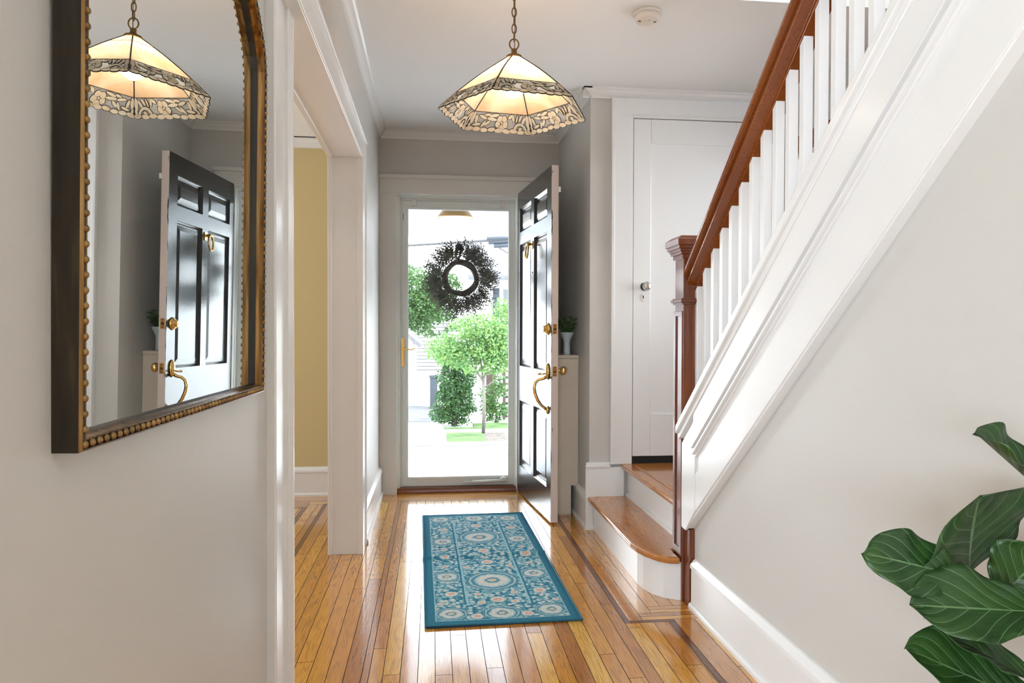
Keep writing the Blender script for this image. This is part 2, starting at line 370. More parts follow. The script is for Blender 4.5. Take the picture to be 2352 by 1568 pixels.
# ---------------------------------------------------------------- walls
w_ = MB()   # front wall with the entrance opening x -0.247..0.585, z<2.07
w_.box(-0.52, -0.255, YB, 5.10, -0.01, 2.9); w_.box(0.590, 2.25, YB, 5.10, -0.01, 2.9); w_.box(-0.255, 0.590, YB, 5.10, 2.08, 2.9)
struct(w_.build('wall_front', M['wall']), 'greige wall around the entrance door')
w_ = MB(); w_.box(-4.15, -0.52, YB, 5.10, -0.01, 2.9); struct(w_.build('wall_dining', M['wall_dining']), 'warm tan wall of the dining room')
w_ = MB(); w_.box(-0.515, XL, 3.63, YB, 0, CZ); w_.box(-0.515, XL, 1.7, 3.63, 2.02, CZ)
struct(w_.build('wall_left', M['wall']), 'greige wall left of the entrance')
w_ = MB(); w_.prism([(-0.436, 0.60), (-0.4105, 2.02), (-0.56, 2.02), (-0.56, 0.60)], 0, CZ, 'z')
struct(w_.build('wall_left', M['wall']), 'greige wall behind the mirror')
w_ = MB(); w_.box(XR, 1.20, -3.0, 2.84, 0, CZ)
wr = w_.build('wall_right', M['wall'])
# cut the wall along the stair pitch
def stair_z(y): return 0.728 + 0.81 * (2.78 - y)
w_ = MB(); ptsw = [(2.80, 0.0), (2.80, 0.60), (2.80, stair_z(2.80) - 0.10), (0.62, stair_z(0.62) - 0.10), (0.62, CZ), (-3.0, CZ), (-3.0, 0.0)]
w_.prism(ptsw, XR, 1.17, 'x'); bpy.data.objects.remove(wr); wr = w_.build('wall_right', M['wall']); struct(wr, 'plain greige wall below the stairs')
w_ = MB(); w_.prism([(0.885, YC), (2.08, YC), (2.08, 4.10), (1.02, 4.10), (1.02, YB), (0.885, YB)], 0, CZ, 'z')
struct(w_.build('wall_closet', M['wall']), 'greige wall corner beside the closet door')
w_ = MB(); WY0, WY1, WZ0, WZ1 = 2.95, 3.84, 1.15, 2.13
w_.box(2.08, 2.25, -3.0, WY0, 0, 5.05); w_.box(2.08, 2.25, WY1, 4.10, 0, 5.05); w_.box(2.08, 2.25, WY0, WY1, 0, WZ0); w_.box(2.08, 2.25, WY0, WY1, WZ1, 5.05)
struct(w_.build('wall_stairwell', M['wall']), 'outer wall of the stairwell')
w_ = MB(); w_.box(0.98, 1.10, -1.2, 2.95, T, 5.05); w_.box(1.10, 2.1, 2.83, 2.95, T, 5.05); w_.box(1.0, 2.1, -1.15, -1.0, 0, 5.05)
struct(w_.build('wall_upstairs', M['wall']))
w_ = MB(); w_.box(-4.15, 2.25, -3.15, -3.0, 0, CZ); struct(w_.build('wall_rear', M['wall']))
w_ = MB(); w_.box(-4.15, -4.0, -3.0, YB, 0, CZ); struct(w_.build('wall_far_side', M['wall_dining']))
w_ = MB(); w_.box(-4.0, -0.57, 0.52, 0.62, 0, CZ); struct(w_.build('wall_light_block', M['wall']))  # unseen wall added to keep side light off the doorway post

# crown mouldings
CR = [(0, 0), (0.004, 0), (0.006, -0.046), (0.0, -0.046)]
CROWN = [(0, 0.0), (0.046, 0.0), (0.046, -0.008), (0.036, -0.013), (0.026, -0.026), (0.013, -0.036), (0.008, -0.046), (0.008, -0.052), (0, -0.052)]
t_ = MB()
t_.run(CROWN, (XL, 1.7, CZ), (XL, YB, CZ), (1, 0, 0)); t_.run(CROWN, (XL, YB, CZ), (0.885, YB, CZ), (0, -1, 0))
t_.run(CROWN, (0.885, YB, CZ), (0.885, YC - 0.046, CZ), (-1, 0, 0)); t_.run(CROWN, (0.885 - 0.046, YC, CZ), (2.08, YC, CZ), (0, -1, 0))
t_.run(CROWN, (-0.436, 0.6, CZ), (-0.41, 2.05, CZ), (1, 0, 0))
struct(t_.build('trim_1', M['trim']), 'thin white crown moulding along the hall ceiling')
t_ = MB(); BIGC = [(0, 0), (0.15, 0), (0.15, -0.018), (0.12, -0.03), (0.075, -0.055), (0.05, -0.07), (0.05, -0.085), (0.03, -0.10), (0.03, -0.135), (0, -0.135)]
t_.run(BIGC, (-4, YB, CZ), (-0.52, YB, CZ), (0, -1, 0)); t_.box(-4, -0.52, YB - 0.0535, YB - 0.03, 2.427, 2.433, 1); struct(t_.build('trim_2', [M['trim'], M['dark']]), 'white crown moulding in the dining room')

# baseboards
BASE = [(0, 0), (0.030, 0), (0.030, 0.012), (0.024, 0.020), (0.018, 0.022), (0.018, 0.158), (0.024, 0.162), (0.022, 0.176), (0.014, 0.186), (0.006, 0.196), (0, 0.198)]
def base(name, p0, p1, out, label=None):
    struct(MB().run(BASE, p0, p1, out).build(name, M['trim']), label)
base('baseboard_left', (XL, 3.80, 0), (XL, YB, 0), (1, 0, 0))
base('baseboard_right', (XR, -3, 0), (XR, 2.775, 0), (-1, 0, 0), 'tall white baseboard below the stairs')
base('baseboard_cabinet', (0.885, YB, 0), (0.885, YC - 0.012, 0), (-1, 0, 0))
base('baseboard_dining', (-4, YB, 0), (-0.52, YB, 0), (0, -1, 0))
base('baseboard_mirror', (-0.436, 0.66, 0), (-0.414, 1.82, 0), (1, 0, 0))
base('baseboard_front', (0.70, YB, 0), (0.885, YB, 0), (0, -1, 0))
t_ = MB(); t_.box(0.862, 0.9045, YC - 0.02, YC, 0, 0.185); t_.box(0.862, 1.085, YC - 0.018, YC, 0.185, 0.352)
t_.box(0.862, 1.004, YC - 0.024, YC, 0.352, 0.364); t_.box(0.866, 1.004, YC - 0.014, YC, 0.364, 0.380)
t_.box(0.856, 0.9045, YC - 0.032, YC, 0, 0.02)
struct(t_.build('baseboard_stair', M['trim'], bevel=0.002), 'white baseboard panel at the foot of the stair wall')

# dining doorway: jamb, soffit, casing on the hall side
JX0, JX1, JY, SZ = -0.52, -0.355, 3.615, 1.995
t_ = MB()
t_.box(JX0, JX1, JY, JY + 0.02, 0, SZ + 0.02); t_.box(JX0, JX1, 1.9, JY + 0.02, SZ, SZ + 0.025)
t_.box(JX0 - 0.004, JX0 + 0.016, JY - 0.004, JY + 0.12, 0, SZ + 0.10)
t_.box(JX1 - 0.022, JX1 + 0.004, JY - 0.006, JY + 0.010, 0, SZ + 0.01)
t_.box(XL, JX1, JY, JY + 0.175, 0, SZ + 0.115)                         # far casing
t_.box(XL, JX1 + 0.007, JY + 0.160, JY + 0.182, 0, SZ + 0.122)
t_.box(XL, JX1, 1.9, JY + 0.175, SZ + 0.012, SZ + 0.115)                   # head casing
t_.box(XL, JX1 + 0.010, 1.9, JY + 0.182, SZ + 0.112, SZ + 0.126)
t_.box(XL, JX1 + 0.004, 1.9, JY, SZ + 0.002, SZ + 0.013)
t_.box(JX0 - 0.004, JX0 + 0.02, 1.9, JY, SZ - 0.006, SZ + 0.01)
struct(t_.build('trim_3', M['trim'], bevel=0.0025), 'white doorway casing and soffit to the dining room')
t_ = MB(); t_.prism([(-0.425, 1.83), (-0.400, 1.83), (-0.399, 1.975), (-0.391, 1.977), (-0.388, 1.984), (-0.392, 1.994), (-0.387, 2.004), (-0.391, 2.014), (-0.387, 2.024), (-0.389, 2.046), (-0.56, 2.046), (-0.56, 2.00), (-0.425, 2.00)], 0, 2.12, 'z')
t_.prism([(-0.43, 1.822), (-0.394, 1.822), (-0.392, 1.836), (-0.43, 1.836)], 0, 2.12, 'z')
struct(t_.build('trim_4', M['trim'], bevel=0.0015), 'white fluted casing at the end of the mirror wall')
t_ = MB(); t_.box(-0.56, -0.405, 0.50, 0.655, 0, 2.14); t_.box(-0.56, -0.400, 0.60, 0.625, 0, 2.14)
struct(t_.build('trim_5', M['trim'], bevel=0.002), 'white casing at the near end of the mirror wall')

# entrance casing + jamb
DX0, DX1, DZ = -0.248, 0.583, 2.07
t_ = MB()
t_.box(-0.372, DX0 - 0.0, YB - 0.022, YB, 0.012, DZ + 0.004); t_.box(DX1, 0.70, YB - 0.022, YB, 0, DZ)
t_.box(-0.372, -0.25, YB - 0.030, YB, 0, 0.025)
t_.box(-0.372, 0.72, YB - 0.022, YB, DZ + 0.004, 2.176); t_.box(-0.372, 0.73, YB - 0.034, YB, 2.176, 2.202)
struct(t_.build('trim_6', M['satin'], bevel=0.002), 'white head and side casing around the entrance door')
t_ = MB()
for (a, d0, d1) in ((0.0, -0.008, 0.018), (0.016, 0.018, 0.050), (0.030, 0.05, 0.15)):
    t_.box(DX0 - 0.012, DX0 + a, YB + d0, YB + d1, 0, DZ + 0.01); t_.box(DX1 - a * 0.4, DX1 + 0.012, YB + d0, YB + d1, 0, DZ + 0.01)
    t_.box(DX0 - 0.012, DX1 + 0.012, YB + d0, YB + d1, DZ - a, DZ + 0.012)
struct(t_.build('trim_7', M['storm'], bevel=0.002), 'stepped entrance jamb')
t_ = MB(); t_.prism([(4.925, 0.0), (4.925, 0.012), (4.94, 0.022), (4.955, 0.018), (4.965, 0.032), (5.10, 0.036), (5.10, 0)], DX0, DX1, 'x')
struct(t_.build('trim_8', M['mahogany']), 'varnished wooden door sill')

# ---------------------------------------------------------------- staircase
st = thing('staircase', (1.05, 2.85, 0)); S0 = Vector((1.05, 2.85, 0))
tag(st, 'wooden staircase with mahogany newel and rail, white balusters and white panelled stringer', 'staircase')
def spart(mb, name, mat, bevel=0.0, parent=None, label=None, seg=2):
    mb.v = [(x - S0.x, y - S0.y, z - S0.z) for x, y, z in mb.v]
    o = mb.build(name, mat, parent or st, bevel, seg=seg)
    if label: o['label'] = label
    return o
def arc(cx, cy, r, a0, a1, n=8): return [(cx + r * math.cos(math.radians(a0 + (a1 - a0) * i / n)), cy + r * math.sin(math.radians(a0 + (a1 - a0) * i / n))) for i in range(n + 1)]
# first riser and tread with rounded corner
def foot(off): # outline from wall to newel, offset outward
    x = 0.905 - off
    return [(x, YC - 0.003), (x, 3.06)] + [(x + 0.008 + 0.0, 2.995), (x + 0.026, 2.935), (x + 0.062, 2.885 - off * .5), (x + 0.10, 2.862 - off * .8), (1.03, 2.85 - off), (1.075, 2.845 - off)]
m_ = MB(); o_ = foot(0); m_.prism(o_ + [(1.12, 2.95), (1.12, YC - 0.003)], 0.0, 0.160, 'z'); spart(m_, 'riser', M['trim'], 0.001)
o_ = foot(0.032)
t_ = MB(); tp = o_[:-2] + [(1.022, 2.826), (1.022, 2.94), (1.11, 2.94), (1.11, YC - 0.003)]
t_.prism(tp, 0.158, 0.187, 'z'); spart(t_, 'tread', M['tread'], 0.011, seg=4)
m_ = MB(); m_.box(1.105, 1.125, 2.9, YC - 0.018, 0.18, 0.345); m_.box(1.093, 1.105, 2.9, YC - 0.018, 0.186, 0.202); spart(m_, 'riser', M['trim'], 0.002)
t_ = MB(); t_.box(1.070, 1.135, 2.93, YC - 0.01, 0.341, 0.370)
t_.box(1.135, 2.08, 2.86, YC - 0.005, 0.35, 0.370); spart(t_, 'landing', M['tread'], 0.010, seg=4)
# stringer wall faces (profile swept along the pitch)
sl = Vector((0, -1, 0.81)).normalized(); sn = Vector((0, 0.81, 1)).normalized()
def slope_poly(zl, zh, y0, y1):   # band between vertical offsets zl..zh from the stair line, from y0 (low) to y1 (high)
    return [(y0, stair_z(y0) + zl), (y0, stair_z(y0) + zh), (y1, stair_z(y1) + zh), (y1, stair_z(y1) + zl)]
YT = 0.35
m_ = MB()
tip = (2.79, 0.308)
# whole board: from the cap down to lower edge, with vertical front end
LOW = -0.388
yl = 2.69
m_.prism([(2.835, 0.30 + 0.03), (2.835, stair_z(2.835)), (YT, stair_z(YT)), (YT, stair_z(YT) + LOW), (2.79, 0.318)], 1.034, XR + 0.06, 'x')
m_.prism([(2.836, 0.315), (2.836, stair_z(2.836) - 0.02), (2.69, stair_z(2.69) - 0.02), (2.69, stair_z(2.69) + LOW + 0.0), (2.79, 0.312)], 1.026, 1.036, 'x')
m_.prism(slope_poly(LOW, LOW + 0.15, 2.69, YT), 1.0285, 1.036, 'x')
m_.prism(slope_poly(-0.125, 0.0, 2.69, YT), 1.019, 1.036, 'x')
for a, b, x in ((-0.137, -0.125, 1.010), (-0.151, -0.137, 1.024), (-0.162, -0.151, 1.014), (-0.174, -0.162, 1.026)):
    m_.prism(slope_poly(a, b, 2.69, YT), x, 1.036, 'x')
spart(m_, 'stringer', M['trim'], 0.0012)
m_ = MB(); m_.prism(slope_poly(0.0, 0.030, 2.845, YT), 1.014, XR + 0.075, 'x'); m_.prism(slope_poly(0.028, 0.062, 2.85, YT), 1.002, XR + 0.085, 'x')
spart(m_, 'stringer_cap', M['trim'], 0.003)
# far stringer + main flight steps (seen only from elsewhere)
m_ = MB(); n_st = 13; rise = 0.187; run = rise / 0.81
for i in range(n_st):
    y = 2.86 - i * run
    m_.box(1.12, 2.08, y - run, y, 0.37 + i * rise + rise - 0.03, 0.37 + (i + 1) * rise)
    m_.box(1.12, 2.08, y - 0.02, y, 0.37 + i * rise, 0.37 + (i + 1) * rise - 0.03, 1)
spart(m_, 'flight', [M['tread'], M['trim']])
# newel
m_ = MB(); NX0, NX1, NY0, NY1 = 1.030, 1.130, 2.838, 2.936
nx, ny = (NX0 + NX1) / 2, (NY0 + NY1) / 2
m_.box(NX0, NX1, NY0, NY1, 0, 1.44)
newel = spart(m_, 'newel_post', M['mahogany'], 0.002)
m_ = MB()
for z0, z1, e in ((1.238, 1.247, 0.008), (1.247, 1.258, 0.015), (1.258, 1.264, 0.009)):
    m_.box(NX0 - e, NX1 + e, NY0 - e, NY1 + e, z0, z1)
# recessed-panel bead on the two long faces
for z0, z1 in ((0.20, 1.19),):
    m_.box(NX0 - 0.006, NX0 + 0.001, NY0, NY0 + 0.020, 0.19, z1 + 0.02); m_.box(NX0 - 0.006, NX0 + 0.001, NY1 - 0.020, NY1, 0.19, z1 + 0.02)
    m_.box(NX0 - 0.006, NX0 + 0.001, NY0, NY1, z1, z1 + 0.02); m_.box(NX0 - 0.006, NX0 + 0.001, NY0, NY1, 0.19, z0 + 0.02)
spart(m_, 'moulding', M['mahogany'], 0.0015, parent=newel)
m_ = MB()
for z0, z1, e in ((1.428, 1.446, 0.008), (1.446, 1.458, 0.016), (1.458, 1.468, 0.021), (1.468, 1.482, 0.028), (1.482, 1.507, 0.034)):
    m_.box(NX0 - e, NX1 + e, NY0 - e, NY1 + e, z0, z1)
e = 0.034; b = len(m_.v); i2 = 0.014
m_.v += [(NX0 - e, NY0 - e, 1.507), (NX1 + e, NY0 - e, 1.507), (NX1 + e, NY1 + e, 1.507), (NX0 - e, NY1 + e, 1.507), (NX0 - i2, NY0 - i2, 1.522), (NX1 + i2, NY0 - i2, 1.522), (NX1 + i2, NY1 + i2, 1.522), (NX0 - i2, NY1 + i2, 1.522)]
for q in ((4, 5, 6, 7), (0, 1, 5, 4), (1, 2, 6, 5), (2, 3, 7, 6), (3, 0, 4, 7)): m_.face([b + i for i in q])
spart(m_, 'cap', M['mahogany'], 0.0015, parent=newel)
# unpainted patch beside the newel foot
m_ = MB(); m_.box(1.040, 1.085, 2.785, 2.84, 0.0, 0.315); spart(m_, 'foot_block', M['mahogany'], 0.003, parent=newel)
# handrail
def rz(y): return 1.384 + 0.816 * (2.837 - y)      # upper left edge at x=1.06
RP = [(-0.030, 0.004), (-0.022, 0.014), (-0.008, 0.020), (0.030, 0.022), (0.066, 0.020), (0.082, 0.014), (0.090, 0.004), (0.090, -0.010), (0.078, -0.016), (0.072, -0.024), (0.072, -0.030), (0.080, -0.034), (0.080, -0.044), (0.060, -0.048), (0.050, -0.050), (0.050, -0.066),
      (0.014, -0.066), (0.014, -0.050), (0.002, -0.048), (-0.018, -0.044), (-0.018, -0.036), (-0.004, -0.031), (-0.002, -0.024), (-0.010, -0.016), (-0.024, -0.013), (-0.030, -0.008)]
m_ = MB(); y0, y1 = 2.842, 0.62
m_.prism  # profile given as (x offset from 1.06, vertical offset)
b = len(m_.v); n = len(RP)
for y in (y0, y1):
    for dx, dz in RP: m_.v.append((1.060 + dx + 0.004, y, rz(y) + dz * 1.28 - 0.004))
for i in range(n):
    j = (i + 1) % n; m_.face((b + i, b + j, b + n + j, b + n + i), 0)
m_.face([b + i for i in range(n)]); m_.face([b + n + i for i in range(n)][::-1])
spart(m_, 'handrail', M['rail'], 0.0015)
# balusters
BY = [2.843 - 0.08355 * i for i in range(22)]
for i, yb in enumerate(BY):
    ya, yc = yb, yb - 0.0255
    zb = stair_z((ya + yc) / 2) + 0.045; 
    m_ = MB(); x0, x1 = 1.082, 1.111
    b = len(m_.v)
    top = lambda y: rz(y) - 0.064 * 1.28
    m_.v += [(x0, ya, zb), (x1, ya, zb), (x1, yc, zb), (x0, yc, zb), (x0, ya, top(ya)), (x1, ya, top(ya)), (x1, yc, top(yc)), (x0, yc, top(yc))]
    for q in ((0, 1, 2, 3), (4, 5, 6, 7), (0, 1, 5, 4), (1, 2, 6, 5), (2, 3, 7, 6), (3, 0, 4, 7)): m_.face([b + k for k in q])
    spart(m_, 'baluster', M['trim'], 0.0012)

# ---------------------------------------------------------------- closet door on the landing
t_ = MB(); cx0, cx1, ct = 1.133, 1.842, 2.336
t_.box(1.004, cx0 - 0.004, YC - 0.022, YC, 0.37, CZ - 0.05); t_.box(cx1 + 0.004, cx1 + 0.13, YC - 0.022, YC, 0.37, CZ - 0.05)
t_.box(1.004, cx1 + 0.13, YC - 0.022, YC, ct + 0.004, CZ - 0.05)
t_.box(1.004, 1.020, YC - 0.030, YC, 0.37, CZ - 0.05); t_.box(cx0 - 0.006, cx1 + 0.006, YC - 0.030, YC - 0.01, ct + 0.004, ct + 0.016)
struct(t_.build('trim_9', M['trim'], bevel=0.002), 'white casing around the closet door')
d_ = thing('door_1', (cx0, YC - 0.0195, 0.37)); struct(d_, 'white one-panel closet door with glass knob at the top of two steps')
m_ = MB(); W_, Hd = cx1 - cx0, ct - 0.37
m_.box(0, 0.102, 0, 0.035, 0.043, Hd); m_.box(W_ - 0.102, W_, 0, 0.035, 0.043, Hd); m_.box(0.102, W_ - 0.102, 0, 0.035, 0.043, 0.285); m_.box(0.102, W_ - 0.102, 0, 0.035, 1.83, Hd)
m_.box(0.09, W_ - 0.09, 0.0125, 0.03, 0.27, 1.84); m_.build('door_panel', M['trim'], d_, bevel=0.0035)
m_ = MB(); m_.box(-0.004, W_ + 0.004, 0.004, 0.06, 0.0, 0.043); m_.build('door_gap', M['dark'], d_)
m_ = MB(); m_.lathe([(0.024, 0), (0.024, 0.004), (0.012, 0.008), (0.010, 0.03)], (0.066, 0, 1.013), (0, -1, 0), 20, 1)
m_.lathe([(0.010, 0.026), (0.020, 0.032), (0.027, 0.042), (0.027, 0.052), (0.020, 0.062), (0.008, 0.066)], (0.066, 0, 1.013), (0, -1, 0), 8, 0, sm=False)
m_.build('door_knob', [M['glassknob'], M['darkmetal']], d_)['label'] = 'faceted glass door knob'
m_ = MB(); m_.lathe([(0.012, 0), (0.013, 0.002), (0.011, 0.004)], (0.0, 0, 0), (0, -1, 0), 20, 0); m_.v = [(x + 0.058, y, z * 1.7 + 0.950) for x, y, z in m_.v]
m_.box(0.0565, 0.0595, -0.0048, -0.003, 0.946, 0.958, 1); m_.lathe([(0.003, 0.003), (0.003, 0.005)], (0.058, 0, 0.959), (0, -1, 0), 10, 1)
m_.build('keyhole_plate', [M['trim'], M['dark']], d_)

# ---------------------------------------------------------------- open front door (black outside, cream edge)
HX, HY = 0.587, 4.912
ang = math.atan2(4.055 - HY, 0.680 - HX)
d2 = thing('door_2', (HX, HY, 0), ang); struct(d2, 'open six-panel entrance door, glossy black outside with worn cream edge')
Wd, Td, Zb, Zt = 0.862, 0.042, 0.012, 2.088
m_ = MB()
def slab(x0, x1, z0, z1):
    b = len(m_.v); m_.v += [(x, y, z) for z in (z0, z1) for y in (0, Td) for x in (x0, x1)]
    for q, k in (((0, 2, 3, 1), 1), ((4, 5, 7, 6), 1), ((0, 1, 5, 4), 0), ((2, 6, 7, 3), 2), ((0, 4, 6, 2), 0), ((1, 3, 7, 5), 0)): m_.face([b + i for i in q], k)
    return b
SX = [(0, 0.060), (0.375, 0.450), (0.765, Wd)]
for x0, x1 in SX: slab(x0, x1, Zb, Zt)
m_.mi[-1] = 1
for x0, x1 in ((0.060, 0.375), (0.450, 0.765)):
    for z0, z1 in ((Zb, 0.20), (0.652, 0.890), (1.722, 1.806), (1.972, Zt)): slab(x0, x1, z0, z1)
m_.build('door_leaf', [M['black_paint'], M['dooredge'], M['trim']], d2, fix=True)
for x0, x1 in ((0.060, 0.375), (0.450, 0.765)):
    for z0, z1 in ((0.20, 0.652), (0.890, 1.722), (1.806, 1.972)):
        m_ = MB()
        # sticking moulding: sloped frame, flat, raised field with bevel
        def ring(ya, yb, i0, i1):
            b = len(m_.v)
            for (i_, y_) in ((i0, ya), (i1, yb)):
                m_.v += [(x0 + i_, y_, z0 + i_), (x1 - i_, y_, z0 + i_), (x1 - i_, y_, z1 - i_), (x0 + i_, y_, z1 - i_)]
            for k in range(4): m_.face((b + k, b + (k + 1) % 4, b + 4 + (k + 1) % 4, b + 4 + k))
        ring(0.0, 0.004, -0.0, 0.003); ring(0.004, 0.012, 0.003, 0.010); ring(0.012, 0.016, 0.010, 0.016); ring(0.016, 0.016, 0.016, 0.022); ring(0.016, 0.008, 0.022, 0.052); 
        b = len(m_.v); i_ = 0.052; m_.v += [(x0 + i_, 0.008, z0 + i_), (x1 - i_, 0.008, z0 + i_), (x1 - i_, 0.008, z1 - i_), (x0 + i_, 0.008, z1 - i_)]; m_.face((b, b + 1, b + 2, b + 3))
        m_.box(x0, x1, 0.018, 0.036, z0, z1, 1)
        m_.build('panel', [M['black_paint'], M['trim']], d2, fix=False)
# hardware
m_ = MB()   # deadbolt cylinder on the black face
m_.lathe([(0.036, 0), (0.037, 0.003), (0.031, 0.009), (0.030, 0.011), (0.026, 0.018), (0.020, 0.020), (0.019, 0.032), (0.016, 0.033), (0.005, 0.0335)], (0.797, 0, 1.140), (0, -1, 0), 28)
db = m_.build('deadbolt', M['brass'], d2)
m_ = MB(); m_.box(0.7955, 0.7985, -0.0345, -0.0330, 1.132, 1.148); m_.build('key_slot', M['dark'], db)
m_ = MB()   # grip handle set
m_.lathe([(0.026, 0), (0.027, 0.004), (0.022, 0.012), (0.012, 0.017), (0.004, 0.018)], (0, 0, 0), (0, -1, 0), 24); m_.v = [(x + 0.797, y, z * 1.85 + 0.890) for x, y, z in m_.v]
hs = [(0.797, -0.012, 0.858), (0.795, -0.028, 0.848), (0.792, -0.055, 0.842), (0.790, -0.075, 0.825), (0.790, -0.083, 0.795), (0.791, -0.078, 0.76), (0.793, -0.062, 0.72), (0.795, -0.040, 0.690), (0.797, -0.022, 0.676), (0.798, -0.012, 0.668)]
m_.tube(hs, [0.010, 0.009, 0.0085, 0.009, 0.0098, 0.0102, 0.0098, 0.0085, 0.0085, 0.010], 10)
m_.lathe([(0.014, 0), (0.014, 0.004), (0.009, 0.012), (0.004, 0.014)], (0, 0, 0), (0, -1, 0), 16); k = 16 * 4
m_.v[-k:] = [(x + 0.799, y, z * 1.7 + 0.662) for x, y, z in m_.v[-k:]]
hd = m_.build('grip_handle', M['brass'], d2)
m_ = MB(); m_.tube([(0.797, -0.012, 0.878), (0.796, -0.035, 0.874), (0.794, -0.052, 0.876), (0.792, -0.062, 0.873)], [0.005, 0.004, 0.007, 0.004], 8)
m_.v = [(x, y, z) for x, y, z in m_.v]; m_.build('thumb_latch', M['brass'], hd)
for z in (1.140, 0.893):
    m_ = MB(); m_.box(Wd - 0.0005, Wd + 0.0016, 0.010, 0.034, z - 0.029, z + 0.029); m_.lathe([(0.009, 0), (0.009, 0.003), (0.006, 0.006)], (Wd + 0.001, 0.022, z), (1, 0, 0), 16, 1)
    m_.lathe([(0.0035, 0), (0.0035, 0.001)], (Wd + 0.0016, 0.022, z + 0.021), (1, 0, 0), 8, 1); m_.lathe([(0.0035, 0), (0.0035, 0.001)], (Wd + 0.0016, 0.022, z - 0.021), (1, 0, 0), 8, 1)
    m_.build('latch_plate', [M['brass'], M['antique']], d2)
m_ = MB(); m_.lathe([(0.030, 0), (0.030, 0.004), (0.012, 0.010), (0.010, 0.026), (0.020, 0.034), (0.027, 0.046), (0.026, 0.058), (0.016, 0.066), (0.004, 0.068)], (0.797, Td, 0.893), (0, 1, 0), 24)
m_.build('inner_knob', M['brass'], d2)
m_ = MB(); m_.box(Wd - 0.028, Wd + 0.0, Td, Td + 0.014, 1.935, 1.965); m_.build('weather_block', M['trim'], d2)
m_ = MB()   # knocker
m_.box(0.395, 0.428, -0.006, 0, 1.655, 1.705); m_.lathe([(0.010, 0), (0.009, 0.026), (0.011, 0.030)], (0.411, 0, 1.685), (0, -1, 0), 14)
m_.tube([(0.400, -0.030, 1.688), (0.422, -0.030, 1.688)], 0.008, 10)
kn = m_.build('knocker', M['brass'], d2, bevel=0.001)
m_ = MB(); m_.tube([(0.411 + 0.032 * math.sin(a), -0.034 - 0.006 * (1 - math.cos(a)) * .5, 1.640 + 0.046 * math.cos(a)) for a in [2 * PI * i / 28 for i in range(28)]], 0.0065, 10, closed=True)
m_.build('ring', M['brass'], kn)
m_ = MB(); m_.lathe([(0.005, 0), (0.005, 0.002), (0.002, 0.0025)], (0.414, 0, 1.505), (0, -1, 0), 10); m_.build('peephole', M['antique'], d2)
for z in (0.25, 1.03, 1.85):
    m_ = MB(); m_.tube([(-0.006, 0.005, z - 0.045), (-0.006, 0.005, z + 0.045)], 0.006, 8); m_.build('hinge', M['darkmetal'], d2)

# ---------------------------------------------------------------- storm door
SY = 5.005
d3 = thing('door_3', (DX0 + 0.024, SY, 0.036)); struct(d3, 'closed full-glass storm door with pale metal frame')
sw, sh = (DX1 - 0.012) - (DX0 + 0.024), 2.07 - 0.032 - 0.036
gx0, gx1, gz0, gz1 = 0.046, sw - 0.036, 0.060, sh - 0.055
m_ = MB(); m_.box(0, gx0, 0, 0.035, 0, sh); m_.box(gx1, sw, 0, 0.035, 0, sh); m_.box(gx0, gx1, 0, 0.035, 0, gz0); m_.box(gx0, gx1, 0, 0.035, gz1, sh)
m_.box(gx0 - 0.012, gx0 + 0.004, -0.004, 0.0, gz0 - 0.01, gz1 + 0.01); m_.box(gx1 - 0.004, gx1 + 0.010, -0.004, 0, gz0 - 0.01, gz1 + 0.01)
m_.box(gx0 - 0.012, gx1 + 0.01, -0.004, 0, gz0 - 0.012, gz0 + 0.004); m_.box(gx0 - 0.012, gx1 + 0.01, -0.004, 0, gz1 - 0.004, gz1 + 0.01)
m_.build('door_frame', M['storm'], d3, bevel=0.0015)
m_ = MB(); b = 0; m_.v = [(gx0, 0.018, gz0), (gx1, 0.018, gz0), (gx1, 0.018, gz1), (gx0, 0.018, gz1)]; m_.face((0, 1, 2, 3)); m_.build('glass_pane', M['pane'], d3)
m_ = MB(); m_.box(gx0 - 0.003, gx0 + 0.004, 0.008, 0.020, gz0, gz1); m_.box(gx1 - 0.004, gx1 + 0.003, 0.008, 0.020, gz0, gz1); m_.box(gx0, gx1, 0.008, 0.020, gz0 - 0.003, gz0 + 0.004); m_.box(gx0, gx1, 0.008, 0.020, gz1 - 0.004, gz1 + 0.003)
m_.build('glass_seal', M['darkmetal'], d3)
m_ = MB(); hx = 0.012; m_.box(hx - 0.011, hx + 0.011, -0.008, 0, 0.842, 1.042); m_.lathe([(0.009, 0), (0.008, 0.022), (0.010, 0.03)], (hx, -0.006, 0.965), (0, -1, 0), 14)
m_.tube([(hx, -0.034, 0.965), (hx + 0.03, -0.038, 0.967), (hx + 0.06, -0.036, 0.960), (hx + 0.088, -0.034, 0.972)], [0.007, 0.006, 0.005, 0.003], 10)
m_.build('lever_handle', M['brass'], d3, bevel=0.003)
m_ = MB(); m_.tube([(0.50, -0.02, 0.028), (0.74, -0.022, 0.034)], 0.011, 12); m_.tube([(0.44, -0.018, 0.026), (0.5, -0.02, 0.028)], 0.004, 8); m_.box(0.425, 0.475, -0.012, 0.0, 0.014, 0.038); m_.sphere((0.72, -0.02, 0.045), 0.020, 12, sq=(1.3, .6, .8))
m_.build('closer', M['storm'], d3)
for x in (0.09, sw - 0.085):
    m_ = MB(); m_.box(x - 0.017, x + 0.017, -0.012, 0.0, sh - 0.036, sh + 0.008); m_.build('hook_clip', M['trim'], d3, bevel=0.002)
m_ = MB(); m_.box(0.014, 0.017, -0.0012, 0.0, sh - 0.14, sh - 0.09); m_.build('label_strip', M['darkmetal'], d3)

